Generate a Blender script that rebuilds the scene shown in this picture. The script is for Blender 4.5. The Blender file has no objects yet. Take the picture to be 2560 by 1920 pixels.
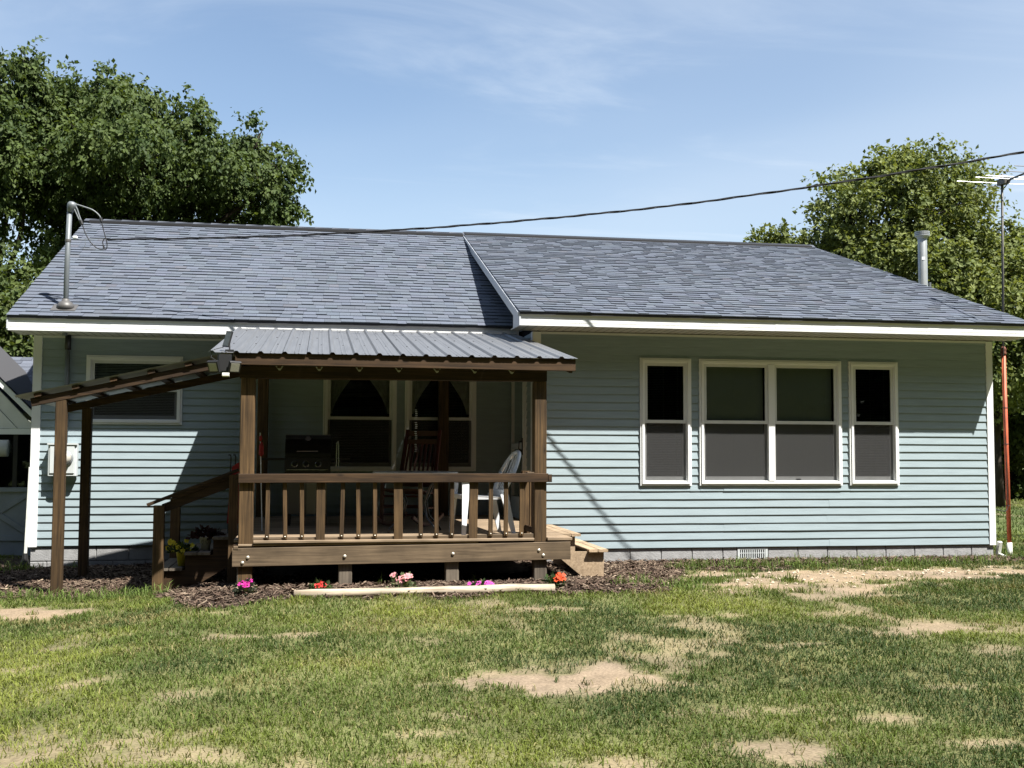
import bpy, math, random
import numpy as np
from mathutils import Vector, Matrix

random.seed(7)
rng = np.random.default_rng(7)
S = bpy.context.scene

# ------------------------------------------------------------------ camera, sky, sun, exposure
CAM = Vector((-2.6234, -13.6973, 1.2201))
FW = Vector((0.168629, 0.983911, 0.059014)).normalized()
RT = Vector((0.985584, -0.169146, 0.003835)).normalized()
UP = RT.cross(FW).normalized()
cd = bpy.data.cameras.new('camera')
cam = bpy.data.objects.new('camera', cd)
S.collection.objects.link(cam)
cam.matrix_world = Matrix(((RT.x, UP.x, -FW.x, CAM.x), (RT.y, UP.y, -FW.y, CAM.y), (RT.z, UP.z, -FW.z, CAM.z), (0, 0, 0, 1)))
cd.sensor_width = 36.0
cd.lens = 36.0 * 2800.0 / 2560.0
cd.clip_start = 0.1
cd.clip_end = 3000
S.camera = cam

SUN = Vector((0.81, -1.0, 2.02)).normalized()
SUN_EL = math.asin(SUN.z)
SUN_AZ = math.atan2(SUN.x, SUN.y)
W = bpy.data.worlds.new('World')
S.world = W
W.use_nodes = True
nt = W.node_tree
nt.nodes.clear()
wo = nt.nodes.new('ShaderNodeOutputWorld')
bg = nt.nodes.new('ShaderNodeBackground')
sky = nt.nodes.new('ShaderNodeTexSky')
sky.sky_type = 'NISHITA'
sky.sun_disc = False
sky.sun_elevation = SUN_EL
sky.sun_rotation = SUN_AZ
sky.altitude = 200
sky.air_density = 1.15
sky.dust_density = 0.8
sky.ozone_density = 2.2
bg.inputs['Strength'].default_value = 0.068
# thin cirrus: noise laid out on a high flat cloud layer (direction / height)
tc = nt.nodes.new('ShaderNodeTexCoord')
sx = nt.nodes.new('ShaderNodeSeparateXYZ')
nt.links.new(tc.outputs['Generated'], sx.inputs[0])
mz = nt.nodes.new('ShaderNodeMath'); mz.operation = 'MAXIMUM'; mz.inputs[1].default_value = 0.03
nt.links.new(sx.outputs['Z'], mz.inputs[0])
dv = []
for ax in 'XY':
    d = nt.nodes.new('ShaderNodeMath'); d.operation = 'DIVIDE'
    nt.links.new(sx.outputs[ax], d.inputs[0]); nt.links.new(mz.outputs[0], d.inputs[1]); dv.append(d)
cb = nt.nodes.new('ShaderNodeCombineXYZ')
nt.links.new(dv[0].outputs[0], cb.inputs[0]); nt.links.new(dv[1].outputs[0], cb.inputs[1])
def sky_noise(scale, rot, loc, ns, det, rough, dist):
    mp = nt.nodes.new('ShaderNodeMapping'); mp.inputs['Scale'].default_value = scale
    mp.inputs['Rotation'].default_value = (0, 0, rot); mp.inputs['Location'].default_value = loc
    nt.links.new(cb.outputs[0], mp.inputs[0])
    n = nt.nodes.new('ShaderNodeTexNoise'); n.inputs['Scale'].default_value = ns
    n.inputs['Detail'].default_value = det; n.inputs['Roughness'].default_value = rough; n.inputs['Distortion'].default_value = dist
    nt.links.new(mp.outputs[0], n.inputs['Vector'])
    return n
def sky_range(n, a, b, c, d):
    m = nt.nodes.new('ShaderNodeMapRange'); m.interpolation_type = 'SMOOTHSTEP'
    for i, v in zip(('From Min', 'From Max', 'To Min', 'To Max'), (a, b, c, d)): m.inputs[i].default_value = v
    nt.links.new(n.outputs[0], m.inputs['Value'])
    return m
veil = sky_range(sky_noise((0.26, 0.20, 1), 0.5, (3.1, 1.2, 0), 1.0, 3, 0.45, 0.2), 0.30, 0.70, 0.05, 0.50)
wisp = sky_range(sky_noise((0.55, 1.15, 1), -0.75, (1.4, 5.2, 0), 1.0, 7, 0.58, 1.2), 0.48, 0.80, 0.0, 0.34)
ad = nt.nodes.new('ShaderNodeMath'); ad.operation = 'ADD'; ad.use_clamp = True
nt.links.new(veil.outputs[0], ad.inputs[0]); nt.links.new(wisp.outputs[0], ad.inputs[1])
mx = nt.nodes.new('ShaderNodeMix'); mx.data_type = 'RGBA'
mx.inputs['B'].default_value = (5.2, 5.8, 6.5, 1)
nt.links.new(ad.outputs[0], mx.inputs['Factor']); nt.links.new(sky.outputs[0], mx.inputs['A'])
nt.links.new(mx.outputs['Result'], bg.inputs['Color'])
nt.links.new(bg.outputs[0], wo.inputs[0])

sl = bpy.data.lights.new('sun', 'SUN')
sl.energy = 5.0
sl.angle = math.radians(0.53)
sl.color = (1.0, 0.965, 0.90)
so = bpy.data.objects.new('sun', sl)
S.collection.objects.link(so)
so.rotation_euler = SUN.to_track_quat('Z', 'Y').to_euler()
so.location = (20, -25, 45)

S.view_settings.view_transform = 'Standard'
S.view_settings.look = 'None'
S.view_settings.exposure = 1.3
S.view_settings.gamma = 1.0
S.view_settings.use_curve_mapping = False
S.render.engine = 'CYCLES'
S.cycles.use_denoising = True
S.cycles.max_bounces = 6
S.cycles.transparent_max_bounces = 12
S.cycles.caustics_reflective = False
S.cycles.caustics_refractive = False

# ------------------------------------------------------------------ mesh helpers
class MB:
    def __init__(s):
        s.v = []; s.f = []; s.c = None
    def add(s, vs, fs):
        b = len(s.v); s.v += [tuple(p) for p in vs]; s.f += [tuple(b + i for i in f) for f in fs]
        return s
    def box(s, x0, x1, y0, y1, z0, z1):
        return s.add([(x0, y0, z0), (x1, y0, z0), (x1, y1, z0), (x0, y1, z0), (x0, y0, z1), (x1, y0, z1), (x1, y1, z1), (x0, y1, z1)],
                     [(0, 3, 2, 1), (4, 5, 6, 7), (0, 1, 5, 4), (1, 2, 6, 5), (2, 3, 7, 6), (3, 0, 4, 7)])
    def beam(s, p0, p1, w, h, up=(0, 0, 1), ch=0.004, warp=0.0, n=1):
        """board from p0 to p1, w wide (across), h high (along up), chamfered long edges"""
        p0 = Vector(p0); p1 = Vector(p1); d = (p1 - p0).normalized(); up = Vector(up)
        sd = d.cross(up).normalized(); u = sd.cross(d).normalized()
        a, b = w / 2, h / 2
        pr = [(-a + ch, -b), (a - ch, -b), (a, -b + ch), (a, b - ch), (a - ch, b), (-a + ch, b), (-a, b - ch), (-a, -b + ch)] if ch else [(-a, -b), (a, -b), (a, b), (-a, b)]
        k = len(pr); vs = []; fs = []
        for i in range(n + 1):
            t = i / n; c = p0.lerp(p1, t)
            if warp: c = c + sd * (math.sin(t * 5.1 + warp * 900) * warp) + u * (math.sin(t * 4.3 + warp * 500) * warp)
            vs += [c + sd * x + u * y for x, y in pr]
        for i in range(n):
            for j in range(k):
                fs.append((i * k + j, i * k + (j + 1) % k, (i + 1) * k + (j + 1) % k, (i + 1) * k + j))
        fs.append(tuple(range(k))[::-1]); fs.append(tuple(range(n * k, n * k + k)))
        return s.add(vs, fs)
    def tube(s, pts, r, n=8, cap=True):
        pts = [Vector(p) for p in pts]; m = len(pts)
        rr = r if hasattr(r, '__len__') else [r] * m
        vs = []; fs = []; ref = None
        for i, p in enumerate(pts):
            d = (pts[min(i + 1, m - 1)] - pts[max(i - 1, 0)]).normalized()
            if ref is None: ref = Vector((0, 0, 1)) if abs(d.z) < 0.9 else Vector((1, 0, 0))
            a = d.cross(ref).normalized(); b = a.cross(d).normalized(); ref = b if abs(d.dot(b)) < .99 else ref
            for j in range(n):
                t = 2 * math.pi * j / n
                vs.append(p + (a * math.cos(t) + b * math.sin(t)) * rr[i])
        for i in range(m - 1):
            for j in range(n):
                fs.append((i * n + j, i * n + (j + 1) % n, (i + 1) * n + (j + 1) % n, (i + 1) * n + j))
        if cap:
            fs.append(tuple(range(n))[::-1]); fs.append(tuple(range((m - 1) * n, m * n)))
        return s.add(vs, fs)
    def lathe(s, c, prof, n=16, axis=(0, 0, 1)):
        ax = Vector(axis).normalized(); ref = Vector((1, 0, 0)) if abs(ax.x) < .9 else Vector((0, 1, 0))
        a = ax.cross(ref).normalized(); b = ax.cross(a)
        c = Vector(c); m = len(prof); vs = []; fs = []
        for r, h in prof:
            for j in range(n):
                t = 2 * math.pi * j / n
                vs.append(c + ax * h + (a * math.cos(t) + b * math.sin(t)) * r)
        for i in range(m - 1):
            for j in range(n):
                fs.append((i * n + j, i * n + (j + 1) % n, (i + 1) * n + (j + 1) % n, (i + 1) * n + j))
        fs.append(tuple(range(n))[::-1]); fs.append(tuple(range((m - 1) * n, m * n)))
        return s.add(vs, fs)
    def prism(s, poly, vec):
        n = len(poly); v = Vector(vec)
        vs = [Vector(p) for p in poly] + [Vector(p) + v for p in poly]
        return s.add(vs, [tuple(range(n))[::-1], tuple(range(n, 2 * n))] + [(i, (i + 1) % n, n + (i + 1) % n, n + i) for i in range(n)])

def link_mesh(name, me, mat, parent=None):
    o = bpy.data.objects.new(name, me)
    S.collection.objects.link(o)
    if mat: me.materials.append(mat)
    if parent is not None:
        o.parent = parent
        if parent.type == 'EMPTY': o.matrix_parent_inverse = Matrix.Translation(-parent.location)
    return o
def obj(name, mb, mat, parent=None, smooth=False):
    me = bpy.data.meshes.new(name)
    me.from_pydata(mb.v, [], mb.f)
    if smooth: me.polygons.foreach_set('use_smooth', [True] * len(me.polygons))
    me.update()
    return link_mesh(name, me, mat, parent)
def fix_normals(o):
    import bmesh
    b = bmesh.new(); b.from_mesh(o.data); bmesh.ops.recalc_face_normals(b, faces=b.faces); b.to_mesh(o.data); b.free()
def thing(name, label, cat, loc, group=None):
    o = bpy.data.objects.new(name, None)
    S.collection.objects.link(o)
    o.location = loc; o.empty_display_size = 0.2
    o['label'] = label; o['category'] = cat
    if group: o['group'] = group
    return o
def tag(o, label, cat, group=None, kind=None):
    o['label'] = label; o['category'] = cat
    if group: o['group'] = group
    if kind: o['kind'] = kind
    return o
def tri_mesh(name, verts, tris, mat, parent=None, cols=None, smooth=False):
    """big mesh straight from numpy arrays; cols = per-vertex rgb"""
    me = bpy.data.meshes.new(name)
    nv, nf = len(verts), len(tris); k = tris.shape[1]
    me.vertices.add(nv); me.vertices.foreach_set('co', np.ascontiguousarray(verts, np.float32).ravel())
    me.loops.add(nf * k); me.loops.foreach_set('vertex_index', np.ascontiguousarray(tris, np.int32).ravel())
    me.polygons.add(nf); me.polygons.foreach_set('loop_start', np.arange(0, nf * k, k, dtype=np.int32))
    me.polygons.foreach_set('loop_total', np.full(nf, k, np.int32))
    me.polygons.foreach_set('use_smooth', np.full(nf, bool(smooth)))
    if cols is not None:
        at = me.color_attributes.new('tint', 'FLOAT_COLOR', 'POINT')
        c = np.ones((nv, 4), np.float32); c[:, :3] = cols
        at.data.foreach_set('color', c.ravel())
    me.update(calc_edges=True)
    me.validate()
    return link_mesh(name, me, mat, parent)

# value noise for layout
_lat = rng.random((256, 256))
def vnoise(x, y, s, ox=0.0, oy=0.0):
    x = np.asarray(x) / s + 57.3 + ox; y = np.asarray(y) / s + 31.7 + oy
    xi = np.floor(x).astype(int); yi = np.floor(y).astype(int); fx = x - xi; fy = y - yi
    fx = fx * fx * (3 - 2 * fx); fy = fy * fy * (3 - 2 * fy)
    g = lambda a, b: _lat[a % 256, b % 256]
    return (g(xi, yi) * (1 - fx) + g(xi + 1, yi) * fx) * (1 - fy) + (g(xi, yi + 1) * (1 - fx) + g(xi + 1, yi + 1) * fx) * fy
def sstep(a, b, x):
    t = np.clip((np.asarray(x, float) - a) / (b - a), 0, 1); return t * t * (3 - 2 * t)

# ------------------------------------------------------------------ materials
def new_mat(name):
    m = bpy.data.materials.new(name); m.use_nodes = True
    t = m.node_tree; p = t.nodes['Principled BSDF']
    return m, t, p
def plain(name, col, rough=0.5, metal=0.0, spec=0.5, noise=0.0, nscale=8.0, bump=0.0, bscale=60.0, stretch=(1, 1, 1)):
    m, t, p = new_mat(name)
    p.inputs['Roughness'].default_value = rough; p.inputs['Metallic'].default_value = metal
    p.inputs['Specular IOR Level'].default_value = spec
    p.inputs['Base Color'].default_value = (*col, 1)
    if noise or bump:
        tcn = t.nodes.new('ShaderNodeTexCoord'); mp = t.nodes.new('ShaderNodeMapping')
        mp.inputs['Scale'].default_value = stretch; t.links.new(tcn.outputs['Object'], mp.inputs[0])
    if noise:
        n = t.nodes.new('ShaderNodeTexNoise'); n.inputs['Scale'].default_value = nscale; n.inputs['Detail'].default_value = 6
        t.links.new(mp.outputs[0], n.inputs['Vector'])
        r = t.nodes.new('ShaderNodeMapRange')
        for i, v in zip(('From Min', 'From Max', 'To Min', 'To Max'), (0.28, 0.72, 1 - noise, 1 + noise)): r.inputs[i].default_value = v
        t.links.new(n.outputs[0], r.inputs[0])
        mu = t.nodes.new('ShaderNodeMix'); mu.data_type = 'RGBA'; mu.blend_type = 'MULTIPLY'; mu.inputs['Factor'].default_value = 1
        mu.inputs['A'].default_value = (*col, 1); t.links.new(r.outputs[0], mu.inputs['B'])
        t.links.new(mu.outputs['Result'], p.inputs['Base Color'])
    if bump:
        n2 = t.nodes.new('ShaderNodeTexNoise'); n2.inputs['Scale'].default_value = bscale; n2.inputs['Detail'].default_value = 4
        t.links.new(mp.outputs[0], n2.inputs['Vector'])
        b = t.nodes.new('ShaderNodeBump'); b.inputs['Strength'].default_value = bump; b.inputs['Distance'].default_value = 0.01
        t.links.new(n2.outputs[0], b.inputs['Height']); t.links.new(b.outputs[0], p.inputs['Normal'])
    return m
def wood(name, c1, c2, axis, rough=0.75, var=0.35, knots=0.8):
    """grain stretched along one axis, brightness varying board by board"""
    m, t, p = new_mat(name)
    p.inputs['Roughness'].default_value = rough; p.inputs['Specular IOR Level'].default_value = 0.3
    tcn = t.nodes.new('ShaderNodeTexCoord'); oi = t.nodes.new('ShaderNodeObjectInfo')
    off = t.nodes.new('ShaderNodeMath'); off.operation = 'MULTIPLY'; off.inputs[1].default_value = 37.0
    t.links.new(oi.outputs['Random'], off.inputs[0])
    av = t.nodes.new('ShaderNodeVectorMath'); av.operation = 'ADD'
    t.links.new(tcn.outputs['Object'], av.inputs[0]); t.links.new(off.outputs[0], av.inputs[1])
    mp = t.nodes.new('ShaderNodeMapping'); sc = [46.0, 46.0, 46.0]; sc['xyz'.index(axis)] = 1.6
    mp.inputs['Scale'].default_value = sc; t.links.new(av.outputs[0], mp.inputs[0])
    n = t.nodes.new('ShaderNodeTexNoise'); n.inputs['Scale'].default_value = 1; n.inputs['Detail'].default_value = 7
    n.inputs['Roughness'].default_value = 0.62; n.inputs['Distortion'].default_value = 0.9
    t.links.new(mp.outputs[0], n.inputs['Vector'])
    cr = t.nodes.new('ShaderNodeValToRGB')
    cr.color_ramp.elements[0].position = 0.33; cr.color_ramp.elements[0].color = (*c1, 1)
    cr.color_ramp.elements[1].position = 0.68; cr.color_ramp.elements[1].color = (*c2, 1)
    t.links.new(n.outputs[0], cr.inputs[0])
    # blotchy weathering
    n3 = t.nodes.new('ShaderNodeTexNoise'); n3.inputs['Scale'].default_value = 3.0; n3.inputs['Detail'].default_value = 4
    t.links.new(av.outputs[0], n3.inputs['Vector'])
    # knots
    mk = t.nodes.new('ShaderNodeMapping'); sk = [7.0, 7.0, 7.0]; sk['xyz'.index(axis)] = 2.6
    mk.inputs['Scale'].default_value = sk; t.links.new(av.outputs[0], mk.inputs[0])
    vo = t.nodes.new('ShaderNodeTexVoronoi'); vo.inputs['Scale'].default_value = 1.0
    t.links.new(mk.outputs[0], vo.inputs['Vector'])
    rk = t.nodes.new('ShaderNodeMapRange'); rk.interpolation_type = 'SMOOTHSTEP'
    for i, v in zip(('From Min', 'From Max', 'To Min', 'To Max'), (0.03, 0.13, 1 - knots * .75, 1.0)): rk.inputs[i].default_value = v
    t.links.new(vo.outputs['Distance'], rk.inputs[0])
    rb = t.nodes.new('ShaderNodeMapRange')
    for i, v in zip(('From Min', 'From Max', 'To Min', 'To Max'), (0.3, 0.7, 0.72, 1.25)): rb.inputs[i].default_value = v
    t.links.new(n3.outputs[0], rb.inputs[0])
    rv = t.nodes.new('ShaderNodeMapRange')
    for i, v in zip(('From Min', 'From Max', 'To Min', 'To Max'), (0, 1, 1 - var, 1 + var)): rv.inputs[i].default_value = v
    t.links.new(oi.outputs['Random'], rv.inputs[0])
    k1 = t.nodes.new('ShaderNodeMath'); k1.operation = 'MULTIPLY'; t.links.new(rb.outputs[0], k1.inputs[0]); t.links.new(rv.outputs[0], k1.inputs[1])
    k2 = t.nodes.new('ShaderNodeMath'); k2.operation = 'MULTIPLY'; t.links.new(k1.outputs[0], k2.inputs[0]); t.links.new(rk.outputs[0], k2.inputs[1])
    mu = t.nodes.new('ShaderNodeMix'); mu.data_type = 'RGBA'; mu.blend_type = 'MULTIPLY'; mu.inputs['Factor'].default_value = 1
    t.links.new(cr.outputs[0], mu.inputs['A']); t.links.new(k2.outputs[0], mu.inputs['B'])
    t.links.new(mu.outputs['Result'], p.inputs['Base Color'])
    b = t.nodes.new('ShaderNodeBump'); b.inputs['Strength'].default_value = 0.25; b.inputs['Distance'].default_value = 0.004
    t.links.new(n.outputs[0], b.inputs['Height']); t.links.new(b.outputs[0], p.inputs['Normal'])
    return m
def tint_mat(name, rough=0.8, spec=0.2, transl=0.0, noise=0.0, nscale=200.0, bump=0.0, mul=(1, 1, 1)):
    """colour comes from the 'tint' attribute of the mesh"""
    m, t, p = new_mat(name)
    p.inputs['Roughness'].default_value = rough; p.inputs['Specular IOR Level'].default_value = spec
    a = t.nodes.new('ShaderNodeAttribute'); a.attribute_name = 'tint'
    col = a.outputs['Color']
    if noise:
        tcn = t.nodes.new('ShaderNodeTexCoord'); n = t.nodes.new('ShaderNodeTexNoise')
        n.inputs['Scale'].default_value = nscale; n.inputs['Detail'].default_value = 3
        t.links.new(tcn.outputs['Object'], n.inputs['Vector'])
        r = t.nodes.new('ShaderNodeMapRange')
        for i, v in zip(('From Min', 'From Max', 'To Min', 'To Max'), (0.3, 0.7, 1 - noise, 1 + noise)): r.inputs[i].default_value = v
        t.links.new(n.outputs[0], r.inputs[0])
        mu = t.nodes.new('ShaderNodeMix'); mu.data_type = 'RGBA'; mu.blend_type = 'MULTIPLY'; mu.inputs['Factor'].default_value = 1
        t.links.new(col, mu.inputs['A']); t.links.new(r.outputs[0], mu.inputs['B']); col = mu.outputs['Result']
        if bump:
            b = t.nodes.new('ShaderNodeBump'); b.inputs['Strength'].default_value = bump; b.inputs['Distance'].default_value = 0.004
            t.links.new(n.outputs[0], b.inputs['Height']); t.links.new(b.outputs[0], p.inputs['Normal'])
    t.links.new(col, p.inputs['Base Color'])
    if transl:
        tr = t.nodes.new('ShaderNodeBsdfTranslucent'); ms = t.nodes.new('ShaderNodeMixShader')
        hs = t.nodes.new('ShaderNodeMix'); hs.data_type = 'RGBA'; hs.blend_type = 'MULTIPLY'; hs.inputs['Factor'].default_value = 1
        hs.inputs['B'].default_value = (1.25, 1.2, 0.55, 1); t.links.new(col, hs.inputs['A'])
        t.links.new(hs.outputs['Result'], tr.inputs['Color'])
        ms.inputs[0].default_value = transl
        t.links.new(p.outputs[0], ms.inputs[1]); t.links.new(tr.outputs[0], ms.inputs[2])
        t.links.new(ms.outputs[0], t.nodes['Material Output'].inputs[0])
    return m
def glass_mat(name, tint, refl_rough=0.02):
    m, t, p = new_mat(name); t.nodes.remove(p)
    tr = t.nodes.new('ShaderNodeBsdfTransparent'); tr.inputs[0].default_value = (*tint, 1)
    gl = t.nodes.new('ShaderNodeBsdfGlossy'); gl.inputs['Roughness'].default_value = refl_rough; gl.inputs['Color'].default_value = (.9, .95, .95, 1)
    fr = t.nodes.new('ShaderNodeFresnel'); fr.inputs['IOR'].default_value = 1.52
    ms = t.nodes.new('ShaderNodeMixShader')
    t.links.new(fr.outputs[0], ms.inputs[0]); t.links.new(tr.outputs[0], ms.inputs[1]); t.links.new(gl.outputs[0], ms.inputs[2])
    t.links.new(ms.outputs[0], t.nodes['Material Output'].inputs[0])
    return m
def screen_mat(name):
    m, t, p = new_mat(name)
    p.inputs['Base Color'].default_value = (.055, .055, .055, 1); p.inputs['Roughness'].default_value = .6; p.inputs['Specular IOR Level'].default_value = .2
    tr = t.nodes.new('ShaderNodeBsdfTransparent'); ms = t.nodes.new('ShaderNodeMixShader'); ms.inputs[0].default_value = 0.62
    t.links.new(tr.outputs[0], ms.inputs[1]); t.links.new(p.outputs[0], ms.inputs[2])
    t.links.new(ms.outputs[0], t.nodes['Material Output'].inputs[0])
    return m

M = {}
M['siding'] = plain('siding vinyl', (0.268, 0.328, 0.352), rough=0.42, spec=0.35, noise=0.07, nscale=3.0, bump=0.12, bscale=22, stretch=(1.2, 14, 14))
M['white'] = plain('white vinyl', (0.74, 0.75, 0.745), rough=0.42, spec=0.4, noise=0.03, nscale=5)
M['white_dull'] = plain('white painted', (0.60, 0.61, 0.60), rough=0.6, noise=0.06, nscale=7)
M['soffit'] = plain('soffit vinyl', (0.45, 0.44, 0.41), rough=0.6, noise=0.05, nscale=4)
M['rake'] = plain('rake metal', (0.52, 0.54, 0.57), rough=0.45, spec=0.4, noise=0.05, nscale=4)
M['block'] = plain('concrete block', (0.30, 0.30, 0.30), rough=0.9, spec=0.1, noise=0.16, nscale=9, bump=0.5, bscale=70)
M['mortar'] = plain('mortar', (0.17, 0.17, 0.165), rough=0.95, noise=0.2, nscale=20)
M['dark_room'] = plain('dark interior', (0.018, 0.018, 0.018), rough=0.9, spec=0.0)
M['deck_under'] = plain('roof deck', (0.05, 0.05, 0.055), rough=0.9)
M['shingle'] = tint_mat('asphalt shingle', rough=0.92, spec=0.12, noise=0.30, nscale=260, bump=0.4)
M['glass'] = glass_mat('window glass', (0.60, 0.64, 0.62))
M['screen'] = screen_mat('insect screen')
M['blind'] = plain('blind slat', (0.22, 0.22, 0.21), rough=0.6)
M['blind_pale'] = plain('pale blind slat', (0.72, 0.74, 0.66), rough=0.6)
M['curtain'] = plain('lace curtain', (0.6, 0.58, 0.54), rough=0.9, noise=.2, nscale=12)
BR1, BR2 = (0.020, 0.0108, 0.0048), (0.074, 0.041, 0.0185)
M['wx'] = wood('stained wood x', BR1, BR2, 'x'); M['wy'] = wood('stained wood y', BR1, BR2, 'y'); M['wz'] = wood('stained wood z', (0.030, 0.0172, 0.0072), (0.118, 0.071, 0.031), 'z', var=.3)
M['rim'] = wood('weathered rim wood', (0.060, 0.042, 0.025), (0.140, 0.100, 0.061), 'x', var=.15)
M['postlow'] = wood('weathered post wood', (0.07, 0.057, 0.044), (0.16, 0.132, 0.10), 'z', var=.15, knots=.3)
M['deckx'] = wood('deck board', (0.15, 0.108, 0.068), (0.30, 0.222, 0.148), 'x', var=.18, knots=.5)
M['decky'] = wood('pale step board', (0.24, 0.172, 0.108), (0.42, 0.315, 0.21), 'y', var=.12, knots=.5)
M['stepdark'] = wood('weathered tread', (0.075, 0.062, 0.048), (0.16, 0.134, 0.105), 'y', var=.15)
M['log'] = wood('peeled log', (0.27, 0.215, 0.15), (0.50, 0.43, 0.335), 'x', var=.0, knots=.7)
M['strap'] = plain('galvanised hanger', (0.45, 0.44, 0.40), rough=0.5, metal=0.3)
M['galv'] = plain('galvanised steel', (0.36, 0.38, 0.385), rough=0.45, metal=0.5, noise=0.12, nscale=6)
M['conduit'] = plain('grey conduit', (0.145, 0.16, 0.168), rough=0.5, metal=0.2, noise=.12, nscale=6)
M['black'] = plain('black enamel', (0.008, 0.008, 0.009), rough=0.3, spec=0.5)
M['blackmatte'] = plain('black plastic', (0.012, 0.012, 0.013), rough=0.55)
M['cable'] = plain('black cable', (0.012, 0.012, 0.014), rough=0.6)
M['steel'] = plain('brushed steel', (0.55, 0.55, 0.55), rough=0.25, metal=1.0)
M['plastic'] = plain('white plastic', (0.72, 0.74, 0.76), rough=0.35, noise=.03)
M['redwood'] = plain('red stained wood', (0.060, 0.013, 0.008), rough=0.4, noise=.3, nscale=12, stretch=(6, 6, 1))
M['bolt'] = plain('bolt head', (0.70, 0.66, 0.56), rough=0.35, metal=0.6)
M['orange'] = plain('faded orange paint', (0.50, 0.105, 0.045), rough=0.6, noise=.35, nscale=7, stretch=(3, 3, 1))
M['rust'] = plain('rusty coupling', (0.11, 0.035, 0.018), rough=0.8, noise=.4, nscale=30)
M['pvc'] = plain('white sleeve', (0.68, 0.68, 0.63), rough=0.5, noise=.1, nscale=10)
M['pole'] = plain('dark steel pole', (0.10, 0.095, 0.085), rough=0.55, metal=.4, noise=.3, nscale=12)
M['alum'] = plain('aluminium rod', (0.80, 0.80, 0.80), rough=0.3, metal=.8)
M['meter'] = plain('grey meter enamel', (0.50, 0.53, 0.53), rough=.45, noise=.05)
M['lens'] = plain('lamp lens', (0.30, 0.295, 0.25), rough=.25, noise=.15, nscale=90)
M['solar'] = plain('solar cell', (0.07, 0.075, 0.06), rough=.15, noise=.3, nscale=60)
M['yellowpot'] = plain('yellow pot', (0.62, 0.55, 0.05), rough=.4)
M['whitepot'] = plain('white pot', (0.66, 0.66, 0.68), rough=.4)
M['red'] = plain('red cloth', (0.24, 0.012, 0.012), rough=.8, noise=.2, nscale=30)
M['barn'] = plain('blue grey painted boards', (0.20, 0.225, 0.25), rough=.7, noise=.12, nscale=5)
M['flashing'] = plain('roof flashing', (0.10, 0.095, 0.09), rough=.5, metal=.2, noise=.1)
M['bark'] = plain('bark', (0.045, 0.036, 0.028), rough=.95, spec=.1, noise=.4, nscale=10, bump=.6, bscale=25, stretch=(1, 1, .3))
M['leaf'] = tint_mat('leaf', rough=0.62, spec=0.22, transl=0.34)
M['grass'] = tint_mat('grass blade', rough=0.6, spec=0.25, transl=0.28)
M['chips'] = tint_mat('bark chips', rough=0.95, spec=0.1)
M['petal'] = tint_mat('petal', rough=0.6, spec=0.2, transl=0.2)

# metal porch roofing: galvanised sheet with streaks down the slope and chalky scuffs
def roofing():
    m, t, p = new_mat('ribbed steel roofing')
    p.inputs['Metallic'].default_value = 0.25; p.inputs['Roughness'].default_value = 0.42
    tcn = t.nodes.new('ShaderNodeTexCoord')
    mp = t.nodes.new('ShaderNodeMapping'); mp.inputs['Scale'].default_value = (42, 1.2, 1.2); t.links.new(tcn.outputs['Object'], mp.inputs[0])
    n = t.nodes.new('ShaderNodeTexNoise'); n.inputs['Scale'].default_value = 1; n.inputs['Detail'].default_value = 5; t.links.new(mp.outputs[0], n.inputs['Vector'])
    cr = t.nodes.new('ShaderNodeValToRGB'); cr.color_ramp.elements[0].position = .25; cr.color_ramp.elements[0].color = (.135, .138, .144, 1)
    cr.color_ramp.elements[1].position = .8; cr.color_ramp.elements[1].color = (.185, .189, .196, 1); t.links.new(n.outputs[0], cr.inputs[0])
    n2 = t.nodes.new('ShaderNodeTexNoise'); n2.inputs['Scale'].default_value = 7.5; n2.inputs['Detail'].default_value = 9; n2.inputs['Roughness'].default_value = .75
    t.links.new(tcn.outputs['Object'], n2.inputs['Vector'])
    r = t.nodes.new('ShaderNodeMapRange'); r.interpolation_type = 'SMOOTHSTEP'
    for i, v in zip(('From Min', 'From Max', 'To Min', 'To Max'), (.72, .80, 0, .7)): r.inputs[i].default_value = v
    t.links.new(n2.outputs[0], r.inputs[0])
    mu = t.nodes.new('ShaderNodeMix'); mu.data_type = 'RGBA'; mu.inputs['B'].default_value = (.42, .43, .44, 1)
    t.links.new(r.outputs[0], mu.inputs['Factor']); t.links.new(cr.outputs[0], mu.inputs['A']); t.links.new(mu.outputs['Result'], p.inputs['Base Color'])
    return m
M['roofing'] = roofing()

# ------------------------------------------------------------------ ground
def ground_z(x, y):
    x = np.asarray(x, float); y = np.asarray(y, float)
    z = -0.155 - 0.150 * sstep(-3.3, -5.2, x) * 1.0
    z = z - 0.013 * np.clip(-3.0 - y, 0, 14)
    z = z + 0.055 * np.exp(-((y + 2.75) / 0.55) ** 2) * sstep(-4.2, -3.4, x) * sstep(1.2, 0.2, x)
    near = sstep(60, 12, np.hypot(x, y))
    z = z + near * ((vnoise(x, y, 1.7) - .5) * 0.035 + (vnoise(x, y, 0.33, 9) - .5) * 0.016)
    return z
def gz(x, y): return float(ground_z(x, y))

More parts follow.
